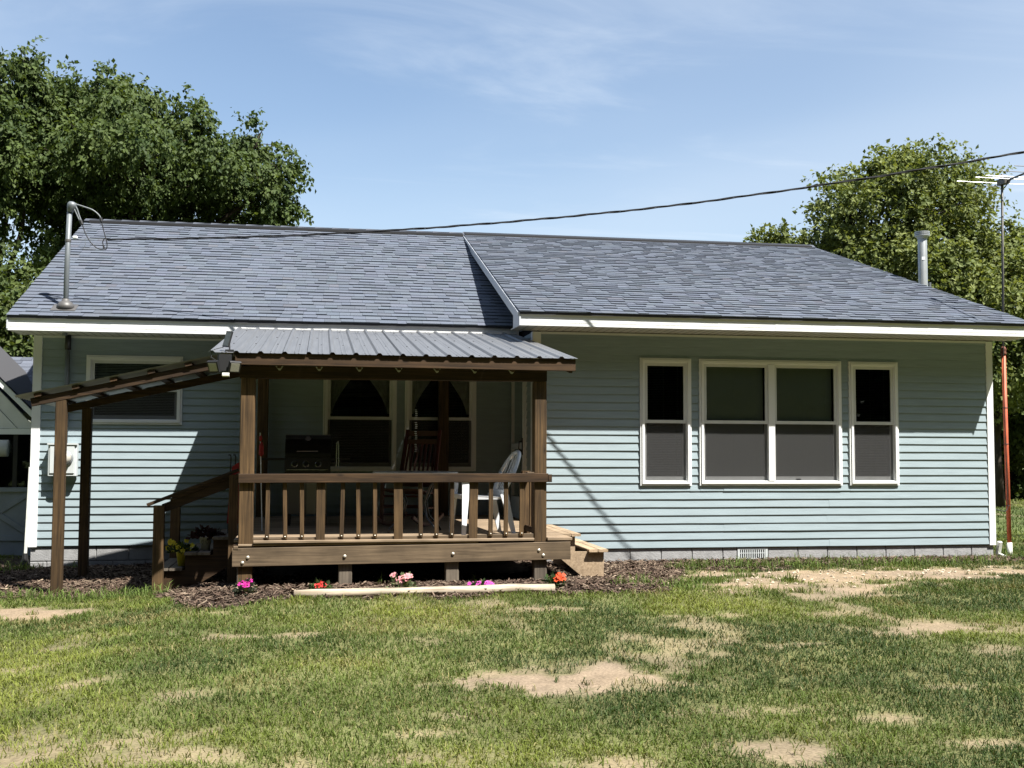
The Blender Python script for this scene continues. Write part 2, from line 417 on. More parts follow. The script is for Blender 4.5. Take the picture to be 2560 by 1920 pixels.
PATCH = [  # bare soil: centre, half sizes, strength
    (-0.95, -6.75, 0.62, 0.42, 1.0), (-1.25, -6.62, 0.45, 0.22, .8), (2.32, -5.33, 0.62, 0.26, .9), (3.0, -1.95, 1.9, 0.72, 1.25), (2.2, -2.75, 1.2, 0.55, 1.0), (4.9, -1.75, 1.7, 0.50, 1.2),
    (2.35, -3.45, 0.55, 0.26, .8), (-5.5, -2.62, 0.62, 0.36, 1.2), (-3.15, -5.0, 0.26, 0.13, .8), (-2.8, -4.98, 0.22, 0.12, .7), (-3.78, -7.85, 0.5, 0.28, .7),
    (-3.35, -8.15, 0.5, 0.14, .6), (-0.40, -8.48, 0.28, 0.2, .8), (0.3, -8.0, 0.34, 0.13, .7), (-0.72, -4.07, 0.34, 0.2, .8), (-4.15, -6.3, 0.3, 0.1, .6), (-1.2, -8.6, 0.2, 0.12, .7),
    (0.7, -8.5, 0.26, 0.12, .7), (0.35, -4.55, 0.3, 0.12, .6), (1.2, -7.3, 0.3, 0.1, .5), (-2.1, -7.9, 0.16, 0.08, .5), (0.9, -5.9, 0.2, 0.07, .6), (-0.2, -7.75, 0.5, 0.12, .4)]
def dirt(x, y):
    x = np.asarray(x, float); y = np.asarray(y, float)
    n = (vnoise(x, y, 0.30, 3) - .5) * 1.1 + (vnoise(x, y, 0.10, 5) - .5) * 0.9 + (vnoise(x, y, 0.045, 15) - .5) * .5 + (vnoise(x, y, 0.9, 1) - .5) * .5
    m = np.zeros(np.broadcast(x, y).shape)
    for cx, cy, a, b, k in PATCH:
        d = np.hypot((x - cx) / a, (y - cy) / b) + n
        m = np.maximum(m, k * sstep(1.40, 0.40, d))
    thin = sstep(.64, .82, vnoise(x, y, 0.8, 12, 4) * .6 + vnoise(x, y, 0.24, 2, 8) * .4) * .55
    return np.clip(np.maximum(m, thin), 0, 1)
def mulch(x, y):
    x = np.asarray(x, float); y = np.asarray(y, float)
    n = (vnoise(x, y, 0.35, 21) - .5) * 0.35 + (vnoise(x, y, 0.1, 17) - .5) * .12
    front = -3.28 - 0.22 * sstep(-2.6, -3.5, x) + 1.9 * sstep(-3.6, -4.5, x) - 0.12 * sstep(-.6, 0, x) + 2.2 * sstep(0.55, 1.7, x) + .35 * sstep(2.2, 4, x)
    return sstep(-0.05, 0.07, y - front + n) * sstep(3.4, 3.2, y) * sstep(-7.2, -6.7, x + n) * sstep(6.5, 6.2, x + n)

xs = np.concatenate([[-900, -500, -250, -120, -60, -32, -20, -15], np.arange(-12, 14.01, 0.07), [16, 19, 24, 32, 60, 120, 250, 500, 900]])
ys = np.concatenate([[-900, -400, -150, -60, -30, -18, -14], np.arange(-11.2, 3.6, 0.07), [4.2, 5, 6.5, 9, 13, 18, 24, 32, 60, 120, 250, 500, 900]])
GX, GY = np.meshgrid(xs, ys)
GZ = ground_z(GX, GY)
mu = mulch(GX, GY); di = dirt(GX, GY)
soil = np.array([0.205, 0.158, 0.112]); thatch = np.array([0.115, 0.118, 0.048]); mul = np.array([0.045, 0.032, 0.025])
far = sstep(6, 14, np.hypot(GX - 0, GY + 4))[..., None]
green = np.array([0.08, 0.10, 0.034])
sandy = np.array([0.26, 0.195, 0.125])
k1 = vnoise(GX, GY, 0.5, 40)[..., None]; k2 = vnoise(GX, GY, 0.09, 44)[..., None]
sc = soil * (1 - k1) + sandy * k1
col = (thatch * (1 - far) + green * far) * (.75 + .5 * k1)
col = col * (1 - di[..., None]) + sc * (.82 + .36 * k2) * di[..., None]
col = col * (1 - mu[..., None]) + mul * (.6 + .8 * k2) * mu[..., None]
nx, ny = len(xs), len(ys)
idx = np.arange(nx * ny).reshape(ny, nx)
quads = np.stack([idx[:-1, :-1], idx[:-1, 1:], idx[1:, 1:], idx[1:, :-1]], -1).reshape(-1, 4)
M['ground'] = tint_mat('soil and thatch', rough=.95, spec=.1, noise=.28, nscale=55, bump=.6)
gr = tri_mesh('ground', np.stack([GX, GY, GZ], -1).reshape(-1, 3), quads, M['ground'], cols=col.reshape(-1, 3), smooth=True)
gr['kind'] = 'structure'; gr['label'] = 'patchy lawn ground with bare sandy soil in front of the house'; gr['category'] = 'ground'

# ------------------------------------------------------------------ grass
def blades(x, y, h, w, lean, cols, name, label, z=None):
    n = len(x)
    z = ground_z(x, y) - 0.004 if z is None else z
    a = rng.random(n) * 2 * np.pi; la = rng.random(n) * 2 * np.pi
    dx, dy = np.cos(a) * w / 2, np.sin(a) * w / 2
    lx, ly = np.cos(la) * lean * h, np.sin(la) * lean * h
    v = np.empty((n, 5, 3), np.float32)
    v[:, 0] = np.stack([x - dx, y - dy, z], -1); v[:, 1] = np.stack([x + dx, y + dy, z], -1)
    mx_, my_, mz_ = x + lx * .35, y + ly * .35, z + h * .6
    v[:, 2] = np.stack([mx_ - dx * .8, my_ - dy * .8, mz_], -1); v[:, 3] = np.stack([mx_ + dx * .8, my_ + dy * .8, mz_], -1)
    v[:, 4] = np.stack([x + lx, y + ly, z + h * (1 - .35 * np.minimum(lean, 1.2))], -1)
    b = (np.arange(n) * 5)[:, None]
    t = np.concatenate([b + [0, 1, 3], b + [0, 3, 2], b + [2, 3, 4]]).astype(np.int32)
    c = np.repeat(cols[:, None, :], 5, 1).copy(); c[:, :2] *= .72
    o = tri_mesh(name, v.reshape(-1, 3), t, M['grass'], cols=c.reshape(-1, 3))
    return tag(o, label, 'grass', kind='stuff')
N = 900000
# sample denser near the camera: pick distance with falling density
yy = -9.6 + (3.2 + 9.6) * rng.random(N) ** 1.55
xx = -9.5 + 19.5 * rng.random(N)
half = 0.50 * (yy + 13.7) + 1.6
mid = CAM.x + (yy + 13.7) * (FW.x / FW.y)
ok = np.abs(xx - mid) < half
xx, yy = xx[ok], yy[ok]
d_, m_ = dirt(xx, yy), mulch(xx, yy)
clump = vnoise(xx, yy, 0.16, 70) * .6 + vnoise(xx, yy, .05, 75) * .4
dens = (1 - np.clip(d_ * 1.08, 0, 1)) ** 1.5 * (1 - m_ * 1.02) * (0.35 + 1.1 * clump)
dens = np.where(d_ > .75, np.maximum(dens, .9 * (clump > .80)), dens)
inside = ((yy > -.02) & (xx > -.02) & (xx < 6.26)) | ((yy > 1.6) & (xx > -6.3) & (xx < .1))
ok = (rng.random(len(xx)) < dens) & ~inside
xx, yy, clump, d_ = xx[ok], yy[ok], clump[ok], d_[ok]
n = len(xx)
g1 = np.array([0.050, 0.080, 0.021]); g2 = np.array([0.105, 0.143, 0.030]); g3 = np.array([0.205, 0.232, 0.044]); g4 = np.array([0.29, 0.24, 0.11])
big = vnoise(xx, yy, 1.5, 80) * .65 + vnoise(xx, yy, .45, 85) * .35
big = big + .22 * sstep(-.5, -4.5, xx) * sstep(-3.4, -5, yy) - .08 * sstep(.5, 3, xx)
c = g1 + (g2 - g1) * sstep(.25, .55, big)[:, None]
c = c + (g3 - c) * (sstep(.50, .82, big) * .85)[:, None]
dry = np.maximum(sstep(.72, .92, vnoise(xx, yy, .7, 90)) * .6, .85 * sstep(1.2, .4, np.hypot((xx + 4.2) / .75, (yy + 3.72) / .3) + (vnoise(xx, yy, .2, 95) - .5)))
dry = np.maximum(dry, d_ * .5)
drysel = (rng.random(n) < .07 + .70 * dry)
c[drysel] = c[drysel] * .3 + g4 * .7
c = c * (.65 + .7 * rng.random(n))[:, None]
h = (.022 + .034 * rng.random(n)) * (.7 + .75 * clump) * (1 + .35 * sstep(-3.6, -3.3, yy) * (yy < -3.0))
w = (.0035 + .0035 * rng.random(n)) * (1 + .06 * np.clip(yy + 9, 0, 12))
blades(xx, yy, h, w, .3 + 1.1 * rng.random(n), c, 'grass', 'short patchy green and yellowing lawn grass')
# far lawn right of and behind the house
n = 60000
fx = 6.3 + 18 * rng.random(n); fy = -1 + 24 * rng.random(n)
big = vnoise(fx, fy, 2.0, 66)
c = (g1 * .6 + g2 * .4) + (g3 - g1) * (sstep(.3, .8, big) * .6)[:, None]
blades(fx, fy, .04 + .05 * rng.random(n), .010 + .012 * rng.random(n), .3 + rng.random(n), c * (.7 + .6 * rng.random(n))[:, None], 'grass', 'far strip of lawn grass beyond the orange pole')
# taller weeds along the mulch and foundation
wx_, wy_ = [], []
for cx, cy, r, k in [(-6.6, 1.0, .28, 260), (-6.3, 1.25, .2, 160), (-5.65, 1.45, .12, 50), (-5.75, -1.45, .22, 160), (-5.2, -1.6, .35, 320), (-4.7, -1.75, .3, 260), (-4.35, -1.9, .22, 240), (1.75, -.95, .3, 300), (2.4, -.9, .35, 420), (3.1, -.95, .4, 460),
                     (3.9, -.85, .35, 380), (4.6, -.95, .4, 380), (5.4, -.8, .4, 280), (3.4, -.18, .35, 60), (4.2, -.15, .4, 60), (.45, -2.9, .2, 120), (.9, -3.0, .25, 200), (1.35, -2.5, .2, 160), (6.5, -.5, .4, 300), (-1.05, -2.35, .04, 14), (-2.0, -2.45, .04, 8), (2.0, -1.9, .18, 90), (2.3, -2.4, .12, 80), (6.9, .3, .5, 300), (-7.3, 1.6, .5, 400)]:
    wx_.append(cx + rng.normal(0, r * .6, k)); wy_.append(cy + rng.normal(0, r * .35, k))
wx_ = np.concatenate(wx_); wy_ = np.concatenate(wy_); n = len(wx_)
keep = ~(((wy_ > -.05) & (wx_ > -.02) & (wx_ < 6.26)) | ((wy_ > 1.55) & (wx_ > -6.3) & (wx_ < .1)))
wx_, wy_ = wx_[keep], wy_[keep]; n = len(wx_)
c = (np.array([.13, .185, .045]) * (.45 + .9 * rng.random(n))[:, None])
blades(wx_, wy_, .05 + .12 * rng.random(n) ** 2, .005 + .006 * rng.random(n), .2 + .7 * rng.random(n), c, 'weeds', 'taller bright green weeds along the mulch and foundation')

# ------------------------------------------------------------------ mulch chips
n = 130000
cx = -7 + 13.4 * rng.random(n); cy = -4.1 + 6.0 * rng.random(n)
keep = (mulch(cx, cy) > .25 + .6 * rng.random(n)) & ~(((cy > -.03) & (cx > -.02)) | (cy > 1.6)) & ~((cx > -3.2) & (cx < -.2) & (cy > -1.2))
cx, cy = cx[keep], cy[keep]; n = len(cx)
L = .012 + .055 * rng.random(n) ** 2; Wd = .003 + .007 * rng.random(n)
a = rng.random(n) * 2 * np.pi; tl = (rng.random(n) - .5) * .9
zz = ground_z(cx, cy) + .003 + .022 * rng.random(n)
ux, uy, uz = np.cos(a) * np.cos(tl), np.sin(a) * np.cos(tl), np.sin(tl)
px, py = -np.sin(a), np.cos(a)
roll = (rng.random(n) - .5) * 1.6
v = np.empty((n, 4, 3), np.float32)
for k, (s, t) in enumerate([(-1, -1), (1, -.5), (.9, 1), (-.9, .6)]):
    v[:, k] = np.stack([cx + ux * L * s + px * np.cos(roll) * Wd * t, cy + uy * L * s + py * np.cos(roll) * Wd * t, zz + uz * L * s + np.sin(roll) * Wd * t], -1)
q = (np.arange(n) * 4)[:, None] + np.array([0, 1, 2, 3])
base = np.array([.075, .051, .038]); pale = np.array([.23, .18, .13])
t_ = (rng.random(n) ** 4)[:, None]
cc = (base * (1 - t_) + pale * t_) * (.5 + 1.0 * rng.random(n))[:, None]
o = tri_mesh('mulch_chips', v.reshape(-1, 3), q.astype(np.int32), M['chips'], cols=np.repeat(cc[:, None], 4, 1).reshape(-1, 3))
tag(o, 'dark brown shredded bark mulch around the porch and along the wall', 'mulch', kind='stuff')
# small stones on the sandy strip
n = 900
sx_ = 1.3 + 5.2 * rng.random(n); sy_ = -1.9 + .55 * rng.normal(size=n)
keep = dirt(sx_, sy_) > .6; sx_, sy_ = sx_[keep], sy_[keep]; n = len(sx_)
r = .006 + .02 * rng.random(n) ** 3; oc = np.array([(1, 0, 0), (-1, 0, 0), (0, 1, 0), (0, -1, 0), (0, 0, .7), (0, 0, -.5)])
v = np.stack([sx_, sy_, ground_z(sx_, sy_) + r * .3], -1)[:, None] + oc[None] * r[:, None, None] * (.7 + .6 * rng.random((n, 6, 1)))
ft = np.array([(0, 2, 4), (2, 1, 4), (1, 3, 4), (3, 0, 4), (2, 0, 5), (1, 2, 5), (3, 1, 5), (0, 3, 5)])
o = tri_mesh('gravel', v.reshape(-1, 3), ((np.arange(n) * 6)[:, None, None] + ft).reshape(-1, 3).astype(np.int32), M['chips'],
             cols=np.repeat((np.array([.42, .35, .26]) * (.5 + .8 * rng.random(n))[:, None])[:, None], 6, 1).reshape(-1, 3))
tag(o, 'small stones scattered over the sandy soil strip', 'gravel', kind='stuff')

# ------------------------------------------------------------------ trees
def tree(name, label, base, trunk_h, trunk_r, lobes, twigs, leaf, cols, droop=.6, per=16, group=None, seed=1, ysq=1.0, twl=.55):
    r = np.random.default_rng(seed); rd = random.Random(seed)
    bx, by, bz = base
    root = thing(name, label, 'tree', (bx, by, bz), group)
    mb = MB(); top = Vector((bx + rd.uniform(-.2, .2), by, bz + trunk_h))
    mid = Vector((bx, by, bz)).lerp(top, .5) + Vector((rd.uniform(-.15, .15), 0, 0))
    mb.tube([(bx, by, bz - .1), mid, top], [trunk_r * 1.25, trunk_r * .95, trunk_r * .7], 10)
    for (lx, ly, lz, rx, rz) in lobes:
        s0 = Vector((bx, by, bz)).lerp(top, rd.uniform(.6, 1)); e = Vector((lx, ly, lz)); k = s0.lerp(e, .5) + Vector((0, 0, .12 * (e - s0).length)) + Vector((rd.uniform(-.3, .3), rd.uniform(-.3, .3), 0))
        rr = trunk_r * (.28 + .12 * min(rx, 2))
        mb.tube([s0, k, e, e + Vector((rd.uniform(-.3, .3) * rx, 0, rz * .8))], [rr, rr * .7, rr * .4, rr * .12], 6)
        for _ in range(int(6 + rx * rz * 5)):
            d = Vector((rd.gauss(0, 1), rd.gauss(0, 1) * ysq, rd.gauss(.25, .8))).normalized()
            t = k.lerp(e, rd.uniform(.4, 1)); q_ = e + Vector((d.x * rx, d.y * rx * ysq, d.z * rz)) * .92
            mb.tube([t, t.lerp(q_, .5) + Vector((0, 0, .08)), q_], [rr * .22, rr * .14, .008], 4, False)
    obj('trunk', mb, M['bark'], root, True)
    sub = []
    for (lx, ly, lz, rx, rz) in lobes:
        for _ in range(int(7 + 7 * rx * rz)):
            dd = r.normal(size=3); dd /= np.linalg.norm(dd); q0 = r.uniform(.35, 1.0) ** .6; rr = r.uniform(.20, .36)
            if dd[2] > .55 and r.random() < .5: q0 = r.uniform(1.0, 1.28); rr = r.uniform(.14, .24)
            sub.append((lx + dd[0] * rx * q0, ly + dd[1] * rx * ysq * q0, lz + dd[2] * rz * q0, max(.20, rr * rx), max(.17, rr * rz * r.uniform(.8, 1.15))))
    L = np.array(sub); wgt = (L[:, 3] * L[:, 4]) ** .8; wgt /= wgt.sum()
    li = r.choice(len(L), twigs, p=wgt)
    d = r.normal(size=(twigs, 3)); d /= np.linalg.norm(d, axis=1)[:, None]
    rad = (.25 + .80 * r.random(twigs) ** .6)
    # ragged outline: some directions stick out, some fall short
    rag = .80 + .42 * vnoise(d[:, 0] * 3 + li * 7.1, d[:, 2] * 3 + d[:, 1] * 2 + li * 3.3, .55)
    tp = L[li, :3] + d * (rad * rag)[:, None] * np.stack([L[li, 3], L[li, 3] * ysq, L[li, 4]], -1)
    td = d * .7 + r.normal(size=(twigs, 3)) * .5; td[:, 2] += .15 - droop * .5
    td /= np.linalg.norm(td, axis=1)[:, None]
    n = twigs * per
    s = r.random(n); ti = np.repeat(np.arange(twigs), per)
    c0 = tp[ti] + td[ti] * (s * twl)[:, None] + r.normal(size=(n, 3)) * .055
    c0[:, 2] -= droop * .22 * s ** 2
    ld = td[ti] * .5 + r.normal(size=(n, 3)) * .6; ld[:, 2] -= droop
    ld /= np.linalg.norm(ld, axis=1)[:, None]
    nn = r.normal(size=(n, 3)) * .42 + (d[ti] * .55 + np.array([.05, -.25, .6])); sd = np.cross(ld, nn); sd /= np.linalg.norm(sd, axis=1)[:, None] + 1e-9
    up = np.cross(sd, ld)
    ll = leaf * (.55 + .75 * r.random(n)); lw = ll * (.30 + .12 * r.random(n))
    v = np.empty((n, 4, 3), np.float32)
    v[:, 0] = c0; v[:, 1] = c0 + ld * (ll * .45)[:, None] + sd * lw[:, None] + up * (lw * .35)[:, None]
    v[:, 2] = c0 + ld * ll[:, None]; v[:, 3] = c0 + ld * (ll * .45)[:, None] - sd * lw[:, None] + up * (lw * .35)[:, None]
    b = (np.arange(n) * 4)[:, None]
    t = np.concatenate([b + [0, 1, 2], b + [0, 2, 3]]).astype(np.int32)
    ca, cb_ = np.array(cols[0]), np.array(cols[1])
    mixv = np.clip(r.random(twigs)[ti] * .55 + r.random(n) * .45 + (r.random(len(L)) - .5)[li][ti] * .3, 0, 1)[:, None]
    cc = (ca * (1 - mixv) + cb_ * mixv) * (.8 + .4 * r.random(n))[:, None]
    tri_mesh('crown', v.reshape(-1, 3), t, M['leaf'], root, cols=np.repeat(cc[:, None], 4, 1).reshape(-1, 3))
    return root
DK = ((.030, .055, .016), (.100, .135, .036)); LT = ((.080, .110, .034), (.205, .232, .072)); MD = ((.036, .062, .018), (.110, .138, .038))
A = [(-8.67, 18.0, 9.88, 1.97, 1.53), (-7.12, 17.5, 9.55, 1.74, 1.0), (-5.55, 17.8, 8.85, 1.6, .85), (-4.32, 17.2, 8.22, 0.98, 0.82), (-7.95, 19.0, 8.47, 2.49, 1.25), (-5.37, 18.5, 8.01, 1.69, 0.79), (-9.35, 18.0, 8.19, 1.63, 1.31), (-8.49, 18.0, 11.06, 0.82, 0.6), (-9.71, 17.5, 10.39, 0.7, 0.59), (-6.85, 18.3, 10.35, 0.6, 0.4), (-4.47, 17.5, 9.6, 0.55, 0.5), (-3.79, 17.2, 8.8, 0.46, 0.39), (-7.58, 16.6, 8.79, 2.42, 1.16), (-8.2, 18.2, 6.6, 2.2, .9), (-5.2, 18.2, 6.6, 1.8, .8)]
B = [(-10.73, 16.0, 10.23, 1.12, 1.01), (-10.17, 16.0, 10.99, 0.39, 0.35), (-10.93, 15.5, 8.75, 1.49, 1.39), (-10.12, 16.5, 8.22, 1.0, .9), (-11.5, 15.5, 6.73, 1.2, 1.0), (-12.4, 16, 9.0, 1.6, 1.6), (-12.6, 16, 6.8, 1.5, 1.4)]
C = [(-8.99, 11.0, 3.98, 0.67, 0.58), (-8.73, 11.0, 3.23, 0.67, 0.5), (-9.39, 10.5, 3.58, 0.73, 0.81), (-9.47, 12.0, 4.7, 0.43, 0.35), (-8.8, 11.2, 2.2, .9, .8), (-7.9, 11.4, 2.9, .8, .8)]
D = [(11.91, 14.0, 7.32, 1.61, 1.18), (12.86, 14.0, 8.56, 0.76, 0.65), (13.37, 13.5, 7.7, 1.49, 1.07), (11.36, 14.5, 8.06, 0.82, 0.76), (14.41, 13.5, 7.31, 0.75, 0.59), (12.59, 14.0, 6.37, 2.15, 0.97), (10.99, 14.5, 6.51, 0.87, 0.54), (14.51, 14.0, 8.41, 0.44, 0.49), (12.99, 14.0, 9.0, 0.27, 0.26), (12.33, 14.2, 8.86, 0.3, 0.26), (12.6, 14, 5.2, 2.2, .9)]
G = [(10.13, 15.0, 6.87, 0.44, 0.18), (9.2, 15.0, 6.84, 0.33, 0.13), (9.7, 15.2, 5.9, 1.1, .4), (9.7, 15.2, 5.0, 1.2, .7)]
E_ = [(14.33, 12.0, 5.78, 0.91, 0.81), (15.7, 13.0, 6.41, 0.85, 0.64), (13.12, 11.5, 5.27, 1.09, 0.79), (14.07, 11.0, 4.63, 1.07, 0.78), (13.0, 12.0, 5.64, 0.6, 0.6), (15.4, 12, 4.6, 1.1, 1.1), (14.2, 11.6, 3.4, 1.5, .9)]
F = [(17.28, 16.0, 3.56, 1.05, 0.82), (16.42, 15.5, 2.59, 0.69, 0.91), (17.63, 16.0, 2.16, 0.93, 1.05), (17.48, 15.0, 3.26, 1.02, 1.02), (17.09, 16.0, 0.99, 0.93, 1.05), (18.46, 16.5, 0.63, 1.19, 0.95), (16.66, 16.0, 4.25, 0.7, 0.58), (19.2, 16.5, 2.6, 1.3, 1.6), (15.6, 17, 1.6, 1.2, 1.6), (15.8, 17, 3.6, 1.1, 1.0)]
tree('broadleaf_tree', 'wide dark green tree rising behind the long low roof', (-7.2, 18.6, -.3), 5.2, .26, A, 5200, .135, DK, droop=.9, per=20, seed=11)
tree('broadleaf_tree', 'tallest dark green tree, cut off by the picture edge behind the service mast', (-10.9, 16.2, -.3), 5.0, .22, B, 2300, .135, DK, droop=.9, per=20, seed=12)
tree('bush', 'dark leafy bush behind the grey shingled outbuilding roof', (-8.9, 11.2, -.3), 1.6, .08, C, 1100, .13, MD, droop=.5, per=16, seed=13)
tree('fruit_tree', 'light green spreading tree behind the steel flue', (12.6, 14.2, -.2), 3.4, .17, D, 2900, .13, LT, droop=.35, per=16, seed=14)
tree('fruit_tree', 'treetop just peeping over the roof ridge beside the light green tree', (9.7, 15.2, -.2), 3.2, .1, G, 420, .13, LT, droop=.35, per=14, seed=15)
tree('bush', 'mid green bush crowding the antenna pole above the roof edge', (14.2, 12.0, -.2), 2.2, .1, E_, 2600, .13, LT, droop=.4, per=16, seed=16)
tree('bush', 'deep shady bush at the far side of the lawn behind the orange pole', (17.2, 16.2, -.2), 1.2, .1, F, 2600, .16, MD, droop=.5, per=16, seed=17)

# ------------------------------------------------------------------ house
RX1 = 6.253; LY = 1.632; LX0 = -6.29; CO = 0.1016
RIDGE_Y, RIDGE_Z = 5.755, 5.015
house = thing('house', 'single storey house with pale blue green lap siding and grey shingle roof', 'house', (0, 3, -.2))

def lap_board(name, a0, a1, z0, z1, zc, parent, wall, lift=0.0):
    """one course of lap siding; wall = ('y', Y) faces -Y, ('x', X) faces -X. Course bottom zc, clipped to z0..z1"""
    if a1 - a0 < .01 or z1 - z0 < .006: return
    n = max(1, int((a1 - a0) / .45)); mb = MB(); vs = []; fs = []
    off = lambda z: .0015 + lift + .0150 * (1 - (z - zc) / CO)
    def P(a, d, z): return (a, wall[1] - d, z) if wall[0] == 'y' else (wall[1] - d, a, z)
    for i in range(n + 1):
        a = a0 + (a1 - a0) * i / n; wv = random.uniform(-.0014, .0014); wz = random.uniform(-.0012, .0012)
        vs += [P(a, 0, z0 + wz), P(a, off(z0) + wv, z0 + wz), P(a, off(z0) + wv, z0 + wz + .004), P(a, off(z1) + wv * .4, z1), P(a, 0, z1)]
    for i in range(n):
        b = i * 5
        for j in range(4): fs.append((b + j, b + 5 + j, b + 6 + j, b + 1 + j))
    fs.append((0, 1, 2, 3, 4)); e = n * 5; fs.append((e + 4, e + 3, e + 2, e + 1, e))
    mb.add(vs, fs)
    return obj(name, mb, M['siding'], parent)
def lap_wall(parent, a0, a1, zb, zt, wall, holes, seam_at):
    i = 0
    while zb + i * CO < zt - .01:
        zc = zb + i * CO; z1 = min(zc + CO, zt)
        cuts = sorted({a0, a1, *[h[0] for h in holes], *[h[1] for h in holes]})
        segs = []
        for p, q in zip(cuts[:-1], cuts[1:]):
            m = (p + q) / 2; zs = [(zc, z1)]
            for h in holes:
                if h[0] < m < h[1]:
                    nz = []
                    for s, t in zs:
                        if h[2] > s: nz.append((s, min(t, h[2])))
                        if h[3] < t: nz.append((max(s, h[3]), t))
                    zs = [z for z in nz if z[1] - z[0] > .003]
            for s, t in zs: segs.append([p, q, s, t])
        mg = []
        for s in segs:
            if mg and abs(mg[-1][1] - s[0]) < 1e-6 and mg[-1][2:] == s[2:]: mg[-1][1] = s[1]
            else: mg.append(s)
        for s in mg:
            sm = [x for x in seam_at(i) if s[0] + .25 < x < s[1] - .25]
            pts = [s[0]] + sm + [s[1]]
            for k, (p, q) in enumerate(zip(pts[:-1], pts[1:])):
                lap_board('siding_board', p - (.03 if k else 0), q, s[2], s[3], zc, parent, wall, lift=.0022 if (k % 2) else 0)
        i += 1
def backing(name, poly, parent, mat):
    mb = MB(); mb.add(poly, [tuple(range(len(poly)))]); return obj(name, mb, mat, parent)

WIN_R = [(1.364, 2.037, .781, 2.396), (2.146, 4.082, .781, 2.396), (4.190, 4.878, .781, 2.396)]
WIN_P = [(-2.583, -1.594, .93, 2.36), (-1.483, -.5, .93, 2.36)]
WIN_L = [(-5.634, -4.420, 1.539, 2.440)]
hole = lambda w: (w[0] + .012, w[1] - .012, w[2] + .012, w[3] - .012)
def shell(poly_lo, name):
    pass
# front wall of the projecting part
wr = obj('wall', MB().box(.02, RX1 - .02, .02, .05, -.003, .75).box(.02, RX1 - .02, .02, .05, 2.42, 2.9).box(.02, 1.35, .02, .05, .75, 2.42).box(4.9, RX1 - .02, .02, .05, .75, 2.42), M['dark_room'], house)
lap_wall(wr, .085, RX1 - .085, 0.0, 2.70, ('y', 0.0), [hole(w) for w in WIN_R], lambda i: [[3.93], [], [2.5], [3.9], []][i % 5] if i < 8 else ([4.05] if i % 3 == 0 else []))
# set-back wall behind the porch
wl = obj('wall', MB().box(LX0 + .02, -.0, LY + .02, LY + .05, -.05, .92).box(LX0 + .02, -.0, LY + .02, LY + .05, 2.46, 2.86).box(-4.4, -2.6, LY + .02, LY + .05, .98, 2.46), M['dark_room'], house)
lap_wall(wl, LX0 + .10, -.012, -.033, 2.685, ('y', LY), [hole(w) for w in WIN_P + WIN_L], lambda i: [-3.0] if i % 2 else [-1.2])
# side return wall with the door
wd = obj('wall', MB().box(.02, .05, .03, LY, 2.3, 2.9), M['dark_room'], house)
lap_wall(wd, .09, LY - .012, 0.0, 2.70, ('x', 0.0), [(.43, 1.49, .30, 2.32)], lambda i: [])
# plain walls that close the far sides of the house
far_walls = []
mb = MB()
mb.add([(RX1 - .03, .03, -.3), (RX1 - .03, 11.0, -.3), (RX1 - .03, 11.0, 3.0), (RX1 - .03, RIDGE_Y, RIDGE_Z - .15), (RX1 - .03, .03, 2.95)], [(0, 1, 2, 3, 4)]); far_walls.append(mb); mb = MB()
mb.add([(LX0 + .03, LY + .03, -.4), (LX0 + .03, 11.0, -.4), (LX0 + .03, 11.0, 2.8), (LX0 + .03, RIDGE_Y, RIDGE_Z - .15), (LX0 + .03, LY + .03, 2.85)], [(4, 3, 2, 1, 0)]); far_walls.append(mb); mb = MB()
mb.add([(LX0 + .03, 10.99, -.4), (RX1 - .03, 10.99, -.4), (RX1 - .03, 10.99, 3.0), (LX0 + .03, 10.99, 3.0)], [(0, 1, 2, 3)]); far_walls.append(mb); mb = MB()
mb.add([(.0, .03, 2.8), (.0, RIDGE_Y, 2.8), (.0, RIDGE_Y, RIDGE_Z - .12), (.0, .03, 2.93)], [(0, 1, 2, 3)])
far_walls.append(mb)
for q_ in far_walls: obj('wall', q_, M['siding'], house)
# corner trims, J channels under the soffit
def trim(x0, x1, y0, y1, z0, z1): return obj('corner_trim', MB().box(x0, x1, y0, y1, z0, z1), M['white'], house)
t = trim(-.022, .085, -.024, .0, -.012, 2.70); t = trim(-.0225, -.002, .001, .09, -.012, 2.70)
trim(RX1 - .088, RX1 + .002, -.024, .0, -.012, 2.70); trim(RX1 - .012, RX1 + .004, .001, .1, -.012, 2.70)
trim(LX0 - .004, LX0 + .102, LY - .024, LY, -.045, 2.685); trim(LX0 - .006, LX0 + .01, LY + .001, LY + .1, -.045, 2.685)
obj('trim_strip', MB().box(.086, RX1 - .09, -.020, .0, 2.675, 2.704), M['white_dull'], house)
obj('trim_strip', MB().box(LX0 + .104, -.02, LY - .020, LY, 2.658, 2.688), M['white_dull'], house)

